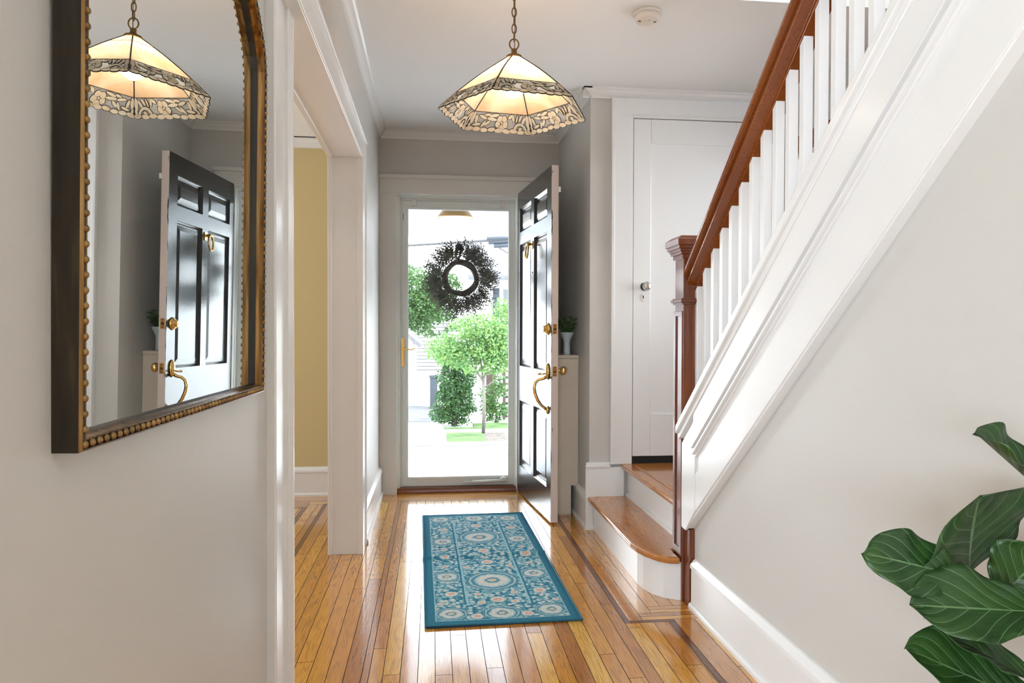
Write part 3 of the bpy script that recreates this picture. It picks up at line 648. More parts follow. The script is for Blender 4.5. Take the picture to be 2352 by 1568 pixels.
# ---------------------------------------------------------------- wreath and suction hook
m_ = MB(); m_.lathe([(0.026, 0), (0.026, 0.008), (0.02, 0.016), (0.006, 0.019)], (0.180, SY + 0.017, 1.722), (0, -1, 0), 24)
tag(m_.build('suction_hook', M['darkmetal']), 'round dark suction hook on the glass above the wreath', 'hook')
M['twig'] = simple('grapevine', (0.022, 0.014, 0.009), 0.8, bump=0.5, bscale=80)
M['dryleaf'] = simple('wreath_leaves', (0.060, 0.060, 0.040), 0.7, var=0.6, vscale=9)
WC = Vector((0.193, SY + 0.055, 1.505)); r_ = random.Random(3)
wt = thing('wreath', WC); tag(wt, 'dark leafy twig wreath hanging on the outside of the storm door glass', 'wreath')
m_ = MB()
for k in range(14):
    ph = r_.uniform(0, 6); pts = []
    for i in range(40):
        a = 2 * PI * i / 40; rr = 0.113 + 0.005 * math.sin(3 * a + ph) + (k - 7) * 0.0020; pts.append((rr * math.cos(a), 0.012 * math.cos(4 * a + ph), rr * math.sin(a)))
    m_.tube(pts, 0.006, 6, closed=True)
m_.build('vine_ring', M['twig'], wt)
mt = MB(); ml = MB()
for k in range(480):
    a = r_.uniform(0, 2 * PI); r0 = r_.uniform(0.11, 0.15); ln = r_.uniform(0.08, 0.155); tw = r_.uniform(-0.75, -0.25)
    p = Vector((r0 * math.cos(a), r_.uniform(-.02, .02), r0 * math.sin(a))); d = Vector((math.cos(a + tw), r_.uniform(-.15, .15), math.sin(a + tw))).normalized()
    e = p + d * ln; mid = (p + e) / 2 + Vector((r_.uniform(-.008, .008), 0, r_.uniform(-.008, .008))); mt.tube([p, mid, e], [0.0018, 0.0014, 0.0008], 4)
    sd = Vector((-d.z, 0, d.x))
    for j in range(8):
        t = 0.25 + 0.1 * j; q = p + d * ln * t; sg = 1 if j % 2 else -1; ld = (d * 0.8 + sd * sg * r_.uniform(.4, .9) + Vector((0, r_.uniform(-.4, .4), 0))).normalized() * r_.uniform(0.014, 0.025)
        wv = ld.cross(Vector((r_.uniform(-.3, .3), 1, r_.uniform(-.3, .3)))).normalized() * 0.0042; b = len(ml.v)
        ml.v += [tuple(q), tuple(q + ld * .5 + wv), tuple(q + ld), tuple(q + ld * .5 - wv)]; ml.face((b, b + 1, b + 2, b + 3))
mt.build('twigs', M['twig'], wt, fix=False); ml.build('leaves', M['dryleaf'], wt, fix=False)['kind'] = 'stuff'

# ---------------------------------------------------------------- cabinet behind the door
cb = thing('cabinet', (0.81, 4.58, 0)); tag(cb, 'narrow cream cabinet standing behind the open front door', 'cabinet')
def rel(mb, o): mb.v = [(x - o[0], y - o[1], z - o[2]) for x, y, z in mb.v]; return mb
o3 = (0.81, 4.58, 0)
m_ = MB(); m_.prism([(0.722, 0.0), (0.841, 0.0), (0.841, 0.182), (0.884, 0.182), (0.884, 0.962), (0.722, 0.962)], 4.262, 4.90, 'y')
rel(m_, o3).build('cabinet_body', M['beigepaint'], cb, bevel=0.001)
m_ = MB(); m_.box(0.715, 0.884, 4.250, 4.905, 0.962, 0.981); rel(m_, o3).build('cabinet_top', M['beigepaint'], cb, bevel=0.0015)
m_ = MB(); m_.prism([(0.724, 0.01), (0.8405, 0.01), (0.8405, 0.183), (0.8835, 0.183), (0.8835, 0.958), (0.724, 0.958)], 4.256, 4.264, 'y'); rel(m_, o3).build('door', M['beigepaint'], cb, bevel=0.0008)
# box behind the vase
m_ = MB(); m_.box(0.735, 0.815, 4.50, 4.62, 0.981, 1.125); m_.box(0.732, 0.818, 4.497, 4.623, 1.110, 1.128)
tag(m_.build('box', M['beigepaint'], bevel=0.001), 'small cream box on the cabinet top behind the vase', 'box')
# vase with fern
V0 = (0.828, 4.345, 0.981)
vs = thing('potted_fern', V0); tag(vs, 'small fern in a slim pale blue vase on the cabinet', 'plant')
m_ = MB(); m_.lathe([(0.020, 0.0), (0.022, 0.002), (0.021, 0.02), (0.020, 0.07), (0.022, 0.09), (0.034, 0.112), (0.042, 0.128), (0.045, 0.140), (0.042, 0.140), (0.030, 0.115), (0.010, 0.095)], (0, 0, 0), (0, 0, 1), 28, 0, cap=True)
m_.build('vase', M['porcelain'], vs)
M['fern'] = simple('fern_green', (0.05, 0.12, 0.025), 0.5, var=0.35, vscale=30)
r_ = random.Random(5)
for k, (a, ln, up) in enumerate([(2.9, .16, 1.1), (2.2, .15, 1.3), (3.5, .17, .9), (4.2, .16, 1.2), (5.0, .15, 1.1), (5.6, .12, 1.3), (0.3, .085, 1.2), (1.0, .12, 1.4), (4.6, .15, 1.7), (3.9, .16, 1.5), (5.3, .12, 1.9), (3.2, .14, 1.6), (4.4, .14, .7)]):
    m_ = MB(); d = Vector((math.cos(a), math.sin(a), 0)); P0 = Vector((0, 0, 0.125)); pts = []
    for i in range(15):
        t = i / 14; pts.append(P0 + d * ln * t * 0.75 + Vector((0, 0, ln * up * (t * 1.15 - 0.75 * t * t))))
    m_.tube(pts, 0.0009, 4); sd = Vector((-d.y, d.x, 0))
    for i in range(2, 15):
        t = i / 14; L_ = 0.036 * math.sin(PI * min(1, t * 0.9 + 0.12)) + 0.003; tg = (pts[i] - pts[i - 1]).normalized()
        for sg in (-1, 1):
            tipp = pts[i] + sd * sg * L_ + tg * L_ * 0.35 - Vector((0, 0, L_ * .15)); wv = tg * 0.0032; b = len(m_.v)
            mid = (pts[i] + tipp) / 2
            m_.v += [tuple(pts[i] - wv * .6), tuple(mid + wv), tuple(tipp), tuple(mid - wv)]; m_.face((b, b + 1, b + 2, b + 3))
    for q in range(len(m_.v)):
        x, y, z = m_.v[q]; m_.v[q] = (min(x, 0.052), y, z)
    m_.build('frond', M['fern'], vs, fix=False)

# ---------------------------------------------------------------- mirror
XG = -0.419; mr = thing('wall_mirror', (-0.4255, 1.276, 0.981)); MO = Vector((-0.4255, 1.276, 0.981))
tag(mr, 'large arched mirror with beaded dark bronze and gold frame on the left wall', 'mirror')
# outline (offset from centre line in y, z), going round
hw, z0m = 0.421, 0.0
def outline(inset):
    h = hw - inset; pts = [(-h, inset), (h, inset)]
    zs = 0.70; pts2 = []
    # shoulder then shallow arch
    arch = [(hw, zs), (hw - 0.002, zs + 0.035), (hw - 0.012, zs + 0.07), (hw - 0.030, zs + 0.10), (hw - 0.062, zs + 0.135), (hw - 0.115, zs + 0.185), (hw - 0.18, zs + 0.235), (hw - 0.26, zs + 0.275), (hw - 0.345, zs + 0.298), (0, zs + 0.305)]
    full = arch + [(-y, z) for y, z in arch[-2::-1]]
    # inset towards a centre point
    out = []
    for i, (y, z) in enumerate(full):
        a = full[max(i - 1, 0)]; b = full[min(i + 1, len(full) - 1)]; tx, tz = b[0] - a[0], b[1] - a[1]; l = math.hypot(tx, tz); nx_, nz_ = -tz / l, tx / l
        if i == 0 or i == len(full) - 1: nx_, nz_ = (-1, 0) if i == 0 else (1, 0)
        out.append((y + nx_ * inset, z + nz_ * inset))
    return pts + [(h, zs * 0.5)] + out + [(-h, zs * 0.5)]
D0 = 0.0; DF = 0.0305
levels = [(0.0, -0.002, 0), (0.0, DF - 0.003, 0), (0.0015, DF, 1), (0.003, DF + 0.0005, 1), (0.0045, DF - 0.002, 0), (0.0125, DF - 0.002, 0), (0.0135, DF - 0.001, 1), (0.0150, DF - 0.002, 1), (0.0165, DF - 0.010, 1), (0.0185, DF - 0.016, 1), (0.0205, 0.006, 0)]
m_ = MB(); rings = [outline(i) for i, _, _ in levels]; n = len(rings[0])
for (ins, dx, _), rg in zip(levels, rings):
    for y, z in rg: m_.v.append((dx, y, z))
for k in range(len(levels) - 1):
    for i in range(n):
        j = (i + 1) % n; m_.face((k * n + i, k * n + j, (k + 1) * n + j, (k + 1) * n + i), levels[k + 1][2] if k else 0)
m_.build('frame', [M['frame_dark'], M['frame_gold']], mr)
gl = MB(); rg = outline(0.0195); gl.v = [(XG - MO.x, y, z) for y, z in rg]; gl.face(range(len(rg))); gl.build('mirror_glass', M['mirror'], mr)
bk = MB(); rg = outline(0.012); bk.prism(rg, -0.004, 0.002, 'x'); bk.build('backing', M['dark'], mr)
bd = MB(); path = outline(0.0085); per = []
for i in range(n):
    a = Vector(path[i]); b_ = Vector(path[(i + 1) % n]); per.append((b_ - a).length)
tot = sum(per); nb = 186; step = tot / nb; acc = 0; i = 0; dist = 0
for k in range(nb):
    d = k * step
    while d > acc + per[i]: acc += per[i]; i += 1
    a = Vector(path[i]); b_ = Vector(path[(i + 1) % n]); q = a + (b_ - a) * ((d - acc) / per[i]); bd.sphere((DF - 0.0012, q.x, q.y), 0.0050, 10)
bd.build('bead_border', M['bead'], mr)['kind'] = 'stuff'
mr.rotation_euler = (0, 0.011, -0.010)

# ---------------------------------------------------------------- pendant lamp
LX, LY = 0.308, 2.72; ZA, ZR, RR = 2.178, 1.964, 0.290
lp = thing('pendant_lamp', (LX, LY, ZR)); tag(lp, 'hexagonal leaded glass pendant lamp with floral border hanging on a chain', 'lamp')
def loc(v): return (v[0], v[1], v[2])
HA = ZA - ZR
corners = [Vector((RR * math.cos(math.radians(8.65 + 60 * k)), RR * math.sin(math.radians(8.65 + 60 * k)), 0)) for k in range(6)]
def shp(k, u, v, off=0.0):
    """point on side k, u across 0..1, v from apex 0 to rim 1; slight belly"""
    A = corners[k]; B = corners[(k + 1) % 6]; ap = Vector((0, 0, HA)); rr = 0.085 + 0.915 * v
    e = A.lerp(B, u); P = Vector((e.x * rr, e.y * rr, HA * (1 - v) + 0.010 * math.sin(PI * v)))
    nrm = Vector((A + B)).normalized(); nrm = (nrm * HA + Vector((0, 0, RR * 0.87))).normalized()
    return P + nrm * off
TB = 0.76
def poly_pieces():
    P = []
    def leaf(x, y, a, l, w_, n=10): 
        pts = []
        for i in range(n):
            t = 2 * PI * i / n; px, py = math.cos(t) * l * .56, math.sin(t) * w_ * .62 * (abs(math.sin(t)) ** .25); pts.append((x + px * math.cos(a) - py * math.sin(a), y + px * math.sin(a) + py * math.cos(a)))
        return pts
    # local coordinates: x across 0..1.0 (side), y 0 (inner line) .. 0.235 (rim), units of side length
    fx, fy = 0.47, 0.125
    for k in range(5):
        a = 2 * PI * k / 5 + 0.35; P.append(leaf(fx + 0.064 * math.cos(a), fy + 0.064 * math.sin(a), a, 0.078, 0.082, 8))
    P.append(leaf(fx, fy, 0, 0.040, 0.040, 6))
    for x, y, a, l, wd in ((0.035, 0.08, 1.45, 0.15, 0.05), (0.035, 0.18, 1.35, 0.10, .035), (0.10, 0.075, 0.9, 0.12, 0.034), (0.155, 0.050, 0.95, 0.10, 0.03), (0.215, 0.060, 1.2, 0.11, 0.032), (0.28, 0.055, 1.75, 0.10, 0.034), (0.33, 0.04, 0.6, 0.09, .04),
                           (0.62, 0.035, 0.15, 0.16, 0.035), (0.74, 0.03, 0.1, 0.10, 0.028), (0.64, 0.085, -0.1, 0.17, 0.040), (0.80, 0.065, -.25, 0.15, 0.034), (0.70, 0.14, 0.7, 0.10, 0.038), (0.965, 0.08, 1.7, 0.15, 0.05), (0.90, 0.095, 2.0, 0.11, 0.038), (0.965, 0.18, 1.8, 0.10, .035),
                           (0.86, 0.165, 0.15, 0.12, 0.036), (0.76, 0.155, 1.15, 0.10, 0.032)):
        P.append(leaf(x, y, a, l, wd))
    # arches
    def arcp(cx, cy, r0, r1, a0, a1, n=9):
        o = [(cx + r1 * math.cos(a0 + (a1 - a0) * i / n), cy + r1 * math.sin(a0 + (a1 - a0) * i / n)) for i in range(n + 1)]
        return o + [(cx + r0 * math.cos(a1 + (a0 - a1) * i / n), cy + r0 * math.sin(a1 + (a0 - a1) * i / n)) for i in range(n + 1)]
    P.append(arcp(0.17, 0.215, 0.072, 0.108, PI * 1.02, PI * 1.97)); P.append(leaf(0.17, 0.185, 0.5, .06, .035))
    # scalloped rim of pebbles
    for i in range(9): P.append(leaf(0.055 + i * 0.111, 0.226 + 0.006 * math.sin(i * 2.3), 0.12 * math.sin(i * 1.7), 0.112, 0.052))
    return P
PIECES = poly_pieces()
for k in range(6):
    m_ = MB(); nu, nv = 6, 6
    # upper opal panel
    for v0, v1 in ((0.0, 0.22), (0.22, TB)):
        b = len(m_.v)
        for j in range(nv + 1):
            for i in range(nu + 1): m_.v.append(tuple(shp(k, i / nu, v0 + (v1 - v0) * j / nv)))
        for j in range(nv):
            for i in range(nu): m_.face((b + j * (nu + 1) + i, b + j * (nu + 1) + i + 1, b + (j + 1) * (nu + 1) + i + 1, b + (j + 1) * (nu + 1) + i))
    pn = m_.build('shade_panel', M['opal'], lp, fix=False)
    gb = MB(); b = 0
    for j in range(3):
        for i in range(nu + 1): gb.v.append(tuple(shp(k, i / nu, TB + (0.985 - TB) * j / 2)))
    for j in range(2):
        for i in range(nu): gb.face((j * (nu + 1) + i, j * (nu + 1) + i + 1, (j + 1) * (nu + 1) + i + 1, (j + 1) * (nu + 1) + i))
    fb = gb.build('grey_glass', M['greyglass'], pn, fix=False)
    pc = MB(); cm = MB(); seen = None
    for ip, pts in enumerate(PIECES):
        P3 = []
        for x, y in pts:
            v = TB + (y / 0.235) * (1 - TB); u = min(1.0, max(0.0, x)); P3.append((u, v))
        for off in (0.0018 + (ip % 5) * 0.0001, -0.0018 - (ip % 5) * 0.0001):
            b = len(pc.v)
            for u, v in P3: pc.v.append(tuple(shp(k, u, v, off)))
            pc.face(range(b, b + len(P3)))
        cm.tube([shp(k, u, v, 0) for u, v in P3], 0.0023, 5, closed=True)
    pc.build('floral_border', M['opal_piece'], pn, fix=False)
    cm.tube([shp(k, 0, v / 12) for v in range(13)], 0.0028, 6); cm.tube([shp(k, i / 6, TB) for i in range(7)], 0.0017, 5); cm.tube([shp(k, i / 6, .22) for i in range(7)], 0.0013, 5)
    cm.build('lead_came', M['came'], pn, fix=False)
m_ = MB(); m_.lathe([(0.032, -0.004), (0.030, 0.004), (0.014, 0.010), (0.010, 0.022), (0.012, 0.028), (0.004, 0.034)], (0, 0, HA), (0, 0, 1), 20); m_.build('cap', M['antique'], lp)
m_ = MB(); m_.tube([(0.018 * math.sin(a), 0, HA + 0.050 + 0.020 * math.cos(a)) for a in [2 * PI * i / 20 for i in range(20)]], 0.0028, 8, closed=True); m_.build('loop', M['antique'], lp)
m_ = MB(); z = HA + 0.078; kk = 0
while z < CZ - ZR - 0.03:
    pts = []
    for i in range(16):
        a = 2 * PI * i / 16; s_, c_ = 0.0085 * math.sin(a), 0.019 * math.cos(a)
        pts.append((s_, 0, z + c_) if kk % 2 else (0, s_, z + c_))
    m_.tube(pts, 0.0022, 6, closed=True); z += 0.0315; kk += 1
m_.tube([(0.002, 0.002, HA + 0.03), (0.004, 0.002, (HA + CZ - ZR) / 2), (0.001, 0.001, CZ - ZR)], 0.0018, 6)
m_.build('chain', M['antique'], lp)
m_ = MB(); m_.lathe([(0.006, -0.045), (0.02, -0.04), (0.055, -0.02), (0.06, 0.0)], (0, 0, CZ - ZR), (0, 0, 1), 24); m_.build('canopy', M['antique'], lp)
m_ = MB(); m_.sphere((0, 0, 0.104), 0.043, 20, sq=(1, 1, 1.05)); m_.build('bulb', M['bulb'], lp)
m_ = MB(); m_.lathe([(0.016, 0.12), (0.018, 0.17), (0.012, 0.19)], (0, 0, 0), (0, 0, 1), 16); m_.build('socket', M['antique'], lp)

# ---------------------------------------------------------------- smoke detector
sd_ = thing('smoke_detector', (0.915, 2.985, CZ)); tag(sd_, 'round ivory smoke detector on the ceiling', 'smoke detector')
m_ = MB(); m_.lathe([(0.061, 0), (0.062, -0.010), (0.058, -0.012), (0.056, -0.014)], (0, 0, 0), (0, 0, 1), 40); m_.build('mounting_ring', M['plastic'], sd_)
m_ = MB(); m_.lathe([(0.055, -0.012), (0.055, -0.026), (0.050, -0.036), (0.044, -0.0385), (0.002, -0.040)], (0, 0, 0), (0, 0, 1), 40); m_.build('cover', M['plastic'], sd_)
m_ = MB(); m_.box(-0.022, 0.022, -0.012, 0.040, -0.0415, -0.037); m_.build('battery_door', M['plastic'], sd_, bevel=0.001)
m_ = MB(); m_.lathe([(0.010, -0.045), (0.011, -0.038)], (0, 0.0, 0), (0, 0, 1), 18); m_.build('test_button', M['plastic'], sd_)
for sx_ in (-1, 1):
    for i in range(4):
        m_ = MB(); m_.box(sx_ * 0.034 - 0.005 + i * 0.003, sx_ * 0.034 - 0.0036 + i * 0.003, -0.005, 0.003, -0.0406, -0.038); m_.build('vent_slot', M['dark'], sd_)
m_ = MB(); m_.box(0.002, 0.005, -0.020, -0.017, -0.0405, -0.038); m_.build('indicator', M['dark'], sd_)

# ---------------------------------------------------------------- rug
m, N, L, p = nt('woven_rug'); tc = N.new('ShaderNodeTexCoord')
nz = N.new('ShaderNodeTexNoise'); nz.inputs['Scale'].default_value = 42; nz.inputs['Detail'].default_value = 2; L.new(tc.outputs['Object'], nz.inputs['Vector'])
sub = N.new('ShaderNodeVectorMath'); sub.operation = 'SUBTRACT'; L.new(nz.outputs['Color'], sub.inputs[0]); sub.inputs[1].default_value = (0.5, 0.5, 0.5)
scv = N.new('ShaderNodeVectorMath'); scv.operation = 'SCALE'; L.new(sub.outputs[0], scv.inputs[0]); scv.inputs['Scale'].default_value = 0.022
addv = N.new('ShaderNodeVectorMath'); addv.operation = 'ADD'; L.new(tc.outputs['Object'], addv.inputs[0]); L.new(scv.outputs[0], addv.inputs[1])
sx = N.new('ShaderNodeSeparateXYZ'); L.new(addv.outputs[0], sx.inputs[0]); X_, Y_ = sx.outputs[0], sx.outputs[1]
MED = [(0.0, 0.325, 0.118), (0.0, -0.345, 0.118), (0.0, -0.715, 0.075), (-0.20, -0.705, 0.068), (0.20, -0.70, 0.068), (0.0, 0.71, 0.075), (-0.20, 0.705, 0.068), (0.20, 0.70, 0.068),
       (-0.20, 0.27, 0.068), (0.20, 0.27, 0.068), (-0.20, -0.275, 0.068), (0.20, -0.275, 0.068)]
FLW = [(0.0, -0.09, 0.036), (0.0, 0.09, 0.036), (0.0, -0.57, 0.036), (0, 0.55, 0.036), (-0.2, 0, 0.034), (0.2, 0.0, 0.034), (-0.19, -0.49, 0.033), (0.19, -0.49, 0.033), (-0.19, 0.49, 0.033), (0.19, 0.49, 0.033), (-0.07, -0.60, 0.022), (0.07, -0.60, 0.022), (-0.1, -0.74, 0.03), (0.1, -0.73, 0.03), (-0.2, 0.12, .02), (0.2, 0.13, .02), (-.2, -.13, .02), (.2, -.13, .02), (-.24, -.6, .018), (.24, -.6, .018), (-.1, -.16, .02), (.1, -.16, .02), (.08, -.5, .02), (-.08, -.5, .02)]
def mind(lst):
    cur = None
    for x, y, r in lst:
        dx = mathn(N, L, 'SUBTRACT', X_, x); dy = mathn(N, L, 'SUBTRACT', Y_, y)
        d = mathn(N, L, 'DIVIDE', mathn(N, L, 'SQRT', mathn(N, L, 'ADD', mathn(N, L, 'MULTIPLY', dx, dx), mathn(N, L, 'MULTIPLY', dy, dy))), r)
        cur = d if cur is None else mathn(N, L, 'MINIMUM', cur, d)
    return cur
teal = s2l(58, 124, 146); teal2 = s2l(116, 172, 188); pale = s2l(188, 208, 210); cream = s2l(222, 212, 196); rose = s2l(206, 156, 138)
dm = mind(MED); df = mind(FLW)
vo = N.new('ShaderNodeTexVoronoi'); vo.inputs['Scale'].default_value = 46; L.new(addv.outputs[0], vo.inputs['Vector'])
fld = ramp(N, L, vo.outputs['Distance'], [(0.0, rose), (0.14, cream), (0.38, pale), (0.50, teal2), (0.62, teal)])
nb2 = N.new('ShaderNodeTexNoise'); nb2.inputs['Scale'].default_value = 26; nb2.inputs['Detail'].default_value = 3; L.new(tc.outputs['Object'], nb2.inputs['Vector'])
fld = mixc(N, L, ramp(N, L, nb2.outputs['Fac'], [(0.36, (0, 0, 0)), (0.46, (1, 1, 1))]), teal2, fld)
med = ramp(N, L, dm, [(0.0, rose), (0.12, cream), (0.22, teal), (0.34, pale), (0.46, cream), (0.62, pale), (0.70, teal2), (0.78, teal), (0.86, pale), (0.94, teal), (1.0, teal2)])
fm = mathn(N, L, 'LESS_THAN', dm, 1.0); c1 = mixc(N, L, fm, fld, med)
flw = ramp(N, L, df, [(0.0, cream), (0.3, rose), (0.55, cream), (0.8, pale), (0.95, teal)])
c2 = mixc(N, L, mathn(N, L, 'LESS_THAN', df, 1.0), c1, flw)
sx0 = N.new('ShaderNodeSeparateXYZ'); L.new(tc.outputs['Object'], sx0.inputs[0]); ax_ = mathn(N, L, 'ABSOLUTE', sx0.outputs[0]); ay_ = mathn(N, L, 'ABSOLUTE', sx0.outputs[1])
# two long thin lines
ln_ = mathn(N, L, 'LESS_THAN', mathn(N, L, 'ABSOLUTE', mathn(N, L, 'SUBTRACT', ax_, 0.128)), 0.0045); c2 = mixc(N, L, mathn(N, L, 'MULTIPLY', ln_, mathn(N, L, 'LESS_THAN', ay_, 0.62)), c2, s2l(150, 196, 206))
ln2 = mathn(N, L, 'LESS_THAN', mathn(N, L, 'ABSOLUTE', mathn(N, L, 'SUBTRACT', ax_, 0.138)), 0.004); c2 = mixc(N, L, mathn(N, L, 'MULTIPLY', ln2, mathn(N, L, 'LESS_THAN', ay_, 0.62)), c2, teal)
bx = mathn(N, L, 'MAXIMUM', mathn(N, L, 'SUBTRACT', ax_, 0.262), mathn(N, L, 'SUBTRACT', ay_, 0.772))
c3 = mixc(N, L, mathn(N, L, 'GREATER_THAN', bx, 0.0), c2, s2l(56, 122, 146))
c3 = mixc(N, L, mathn(N, L, 'LESS_THAN', mathn(N, L, 'ABSOLUTE', bx), 0.0025), c3, s2l(150, 190, 200))
wv = N.new('ShaderNodeTexNoise'); wv.inputs['Scale'].default_value = 330; L.new(tc.outputs['Object'], wv.inputs['Vector'])
c4 = mixc(N, L, 0.75, c3, ramp(N, L, wv.outputs['Fac'], [(0.35, (0.60, 0.62, 0.64)), (0.6, (1.15, 1.15, 1.15))]), 'MULTIPLY')
L.new(c4, p.inputs['Base Color']); p.inputs['Roughness'].default_value = 0.95; p.inputs['Specular IOR Level'].default_value = 0.1
bp_ = N.new('ShaderNodeBump'); bp_.inputs['Strength'].default_value = 0.7; bp_.inputs['Distance'].default_value = 0.003; L.new(wv.outputs['Fac'], bp_.inputs['Height']); L.new(bp_.outputs['Normal'], p.inputs['Normal'])
M['rug'] = m
m_ = MB(); nu, nv = 24, 300; RW, RL = 0.302, 0.815
def rugz(x, y): return 0.0085 + 0.013 * math.exp(-((y - 0.0 - 0.006 * math.sin(x * 9)) / 0.011) ** 2) + 0.0022 * math.exp(-((y + 0.36) / 0.02) ** 2) * (0.5 + 0.5 * math.sin(x * 14 + 1)) + 0.0012 * math.sin(x * 7 + y * 3)
for j in range(nv + 1):
    for i in range(nu + 1):
        x = -RW + 2 * RW * i / nu; y = -RL + 2 * RL * j / nv; m_.v.append((x + 0.0025 * math.sin(y * 6.0), y + 0.003 * math.sin(x * 8), rugz(x, y)))
for j in range(nv):
    for i in range(nu): a = j * (nu + 1) + i; m_.face((a, a + 1, a + nu + 2, a + nu + 1), 0, True)
top_n = len(m_.v); edge_ids = [i for i in range(nu + 1)] + [j * (nu + 1) + nu for j in range(1, nv + 1)] + [nv * (nu + 1) + i for i in range(nu - 1, -1, -1)] + [j * (nu + 1) for j in range(nv - 1, 0, -1)]
b = len(m_.v)
for q in edge_ids: x, y, z = m_.v[q]; m_.v.append((x, y, 0.0008))
for i in range(len(edge_ids)): j = (i + 1) % len(edge_ids); m_.face((edge_ids[i], edge_ids[j], b + j, b + i), 1)
m_.face([b + i for i in range(len(edge_ids))], 1)
M['rugedge'] = simple('rug_backing', s2l(40, 70, 86), 0.9)
rug = thing('rug', (0.2575, 3.495, 0), math.radians(1.2)); tag(rug, 'teal and cream patterned runner rug lying on the hall floor', 'rug')
m_.build('pile', [M['rug'], M['rugedge']], rug)
m_ = MB(); m_.tube([Vector((-RW, -RL, 0.0075)), Vector((RW, -RL, 0.0075)), Vector((RW, RL, 0.0075)), Vector((-RW, RL, 0.0075))], 0.0045, 6, closed=True)
M['binding'] = simple('rug_binding', s2l(44, 112, 136), 0.85, bump=0.6, bscale=300); m_.build('binding', M['binding'], rug)

# ---------------------------------------------------------------- stair window with blinds
wn = thing('window_1', (2.10, (WY0 + WY1) / 2, WZ0)); struct(wn, 'stairwell window with white blinds')
ow = (2.10, (WY0 + WY1) / 2, WZ0)
m_ = MB(); m_.box(2.05, 2.08, WY0 - 0.09, WY0, WZ0 - 0.05, WZ1 + 0.1); m_.box(2.05, 2.08, WY1, WY1 + 0.09, WZ0 - 0.05, WZ1 + 0.1); m_.box(2.04, 2.08, WY0 - 0.09, WY1 + 0.09, WZ0 - 0.05, WZ0); m_.box(2.05, 2.10, WY0, WY1, WZ1 - 0.03, WZ1 + 0.09)
rel(m_, ow).build('window_frame', M['trim'], wn)
m_ = MB(); m_.box(2.02, 2.05, WY0 - 0.06, WY1 + 0.05, WZ1 + 0.0, WZ1 + 0.085); rel(m_, ow).build('wooden_pelmet', M['rail'], wn)
m_ = MB(); 
for i in range(30): z = WZ1 - 0.03 - i * 0.032; m_.box(2.09, 2.105, WY0 + 0.01, WY1 - 0.01, z, z + 0.003)
rel(m_, ow).build('blind', M['trim'], wn)
m_ = MB(); m_.v = [(2.2, WY0, WZ0), (2.2, WY1, WZ0), (2.2, WY1, WZ1), (2.2, WY0, WZ1)]; m_.face((0, 1, 2, 3)); rel(m_, ow).build('glass_pane', M['pane'], wn)

# ---------------------------------------------------------------- fiddle leaf fig
m, N, L, p = nt('fig_leaf'); uv = N.new('ShaderNodeUVMap'); uv.uv_map = 'leaf'; sx = N.new('ShaderNodeSeparateXYZ'); L.new(uv.outputs[0], sx.inputs[0])
a_ = mathn(N, L, 'ABSOLUTE', mathn(N, L, 'SUBTRACT', sx.outputs[1], 0.5))    # 0 at midrib .. .5 edge
mid = mathn(N, L, 'LESS_THAN', a_, 0.013)
vv = mathn(N, L, 'SUBTRACT', mathn(N, L, 'MULTIPLY', sx.outputs[0], 6.2), mathn(N, L, 'MULTIPLY', a_, 5.6)); fr_ = mathn(N, L, 'FRACT', vv)
lat = mathn(N, L, 'LESS_THAN', mathn(N, L, 'ABSOLUTE', mathn(N, L, 'SUBTRACT', fr_, 0.5)), 0.035)
fr2 = mathn(N, L, 'FRACT', mathn(N, L, 'MULTIPLY', a_, 16)); cross = mathn(N, L, 'MULTIPLY', mathn(N, L, 'LESS_THAN', fr2, 0.05), 0.25)
vein = mathn(N, L, 'MAXIMUM', mathn(N, L, 'MAXIMUM', mid, mathn(N, L, 'MULTIPLY', lat, 0.8)), cross)
tc = N.new('ShaderNodeTexCoord'); nn = N.new('ShaderNodeTexNoise'); nn.inputs['Scale'].default_value = 16; nn.inputs['Detail'].default_value = 4; L.new(tc.outputs['Object'], nn.inputs['Vector'])
bc = ramp(N, L, nn.outputs['Fac'], [(0.35, (0.014, 0.048, 0.010)), (0.65, (0.030, 0.085, 0.014))])
cc = mixc(N, L, vein, bc, (0.13, 0.22, 0.09)); L.new(cc, p.inputs['Base Color']); p.inputs['Roughness'].default_value = 0.36
p.inputs['Specular IOR Level'].default_value = 0.5
bp_ = N.new('ShaderNodeBump'); bp_.inputs['Strength'].default_value = 0.5; bp_.inputs['Distance'].default_value = 0.004
hgt = mathn(N, L, 'ADD', mathn(N, L, 'MULTIPLY', nn.outputs['Fac'], 0.6), mathn(N, L, 'ABSOLUTE', mathn(N, L, 'SUBTRACT', fr_, 0.5))); L.new(hgt, bp_.inputs['Height']); L.new(bp_.outputs['Normal'], p.inputs['Normal'])
tr = N.new('ShaderNodeBsdfTranslucent'); tr.inputs[0].default_value = (0.10, 0.22, 0.02, 1); mx = N.new('ShaderNodeMixShader'); mx.inputs[0].default_value = 0.18
L.new(p.outputs[0], mx.inputs[1]); L.new(tr.outputs[0], mx.inputs[2]); L.new(mx.outputs[0], N['Material Output'].inputs[0])
M['fig'] = m
FX, FY = 0.905, 0.985
fg = thing('fiddle_leaf_fig', (FX, FY, 0)); tag(fg, 'potted fiddle leaf fig with broad glossy green leaves at the right wall', 'plant')
m_ = MB(); m_.lathe([(0.10, 0), (0.125, 0.02), (0.140, 0.22), (0.145, 0.24), (0.135, 0.24), (0.125, 0.20)], (0, 0, 0), (0, 0, 1), 36); m_.build('pot', M['pot'], fg)
m_ = MB(); m_.lathe([(0.001, 0.215), (0.126, 0.210)], (0, 0, 0), (0, 0, 1), 24, cap=False); m_.build('soil', M['soil'], fg)
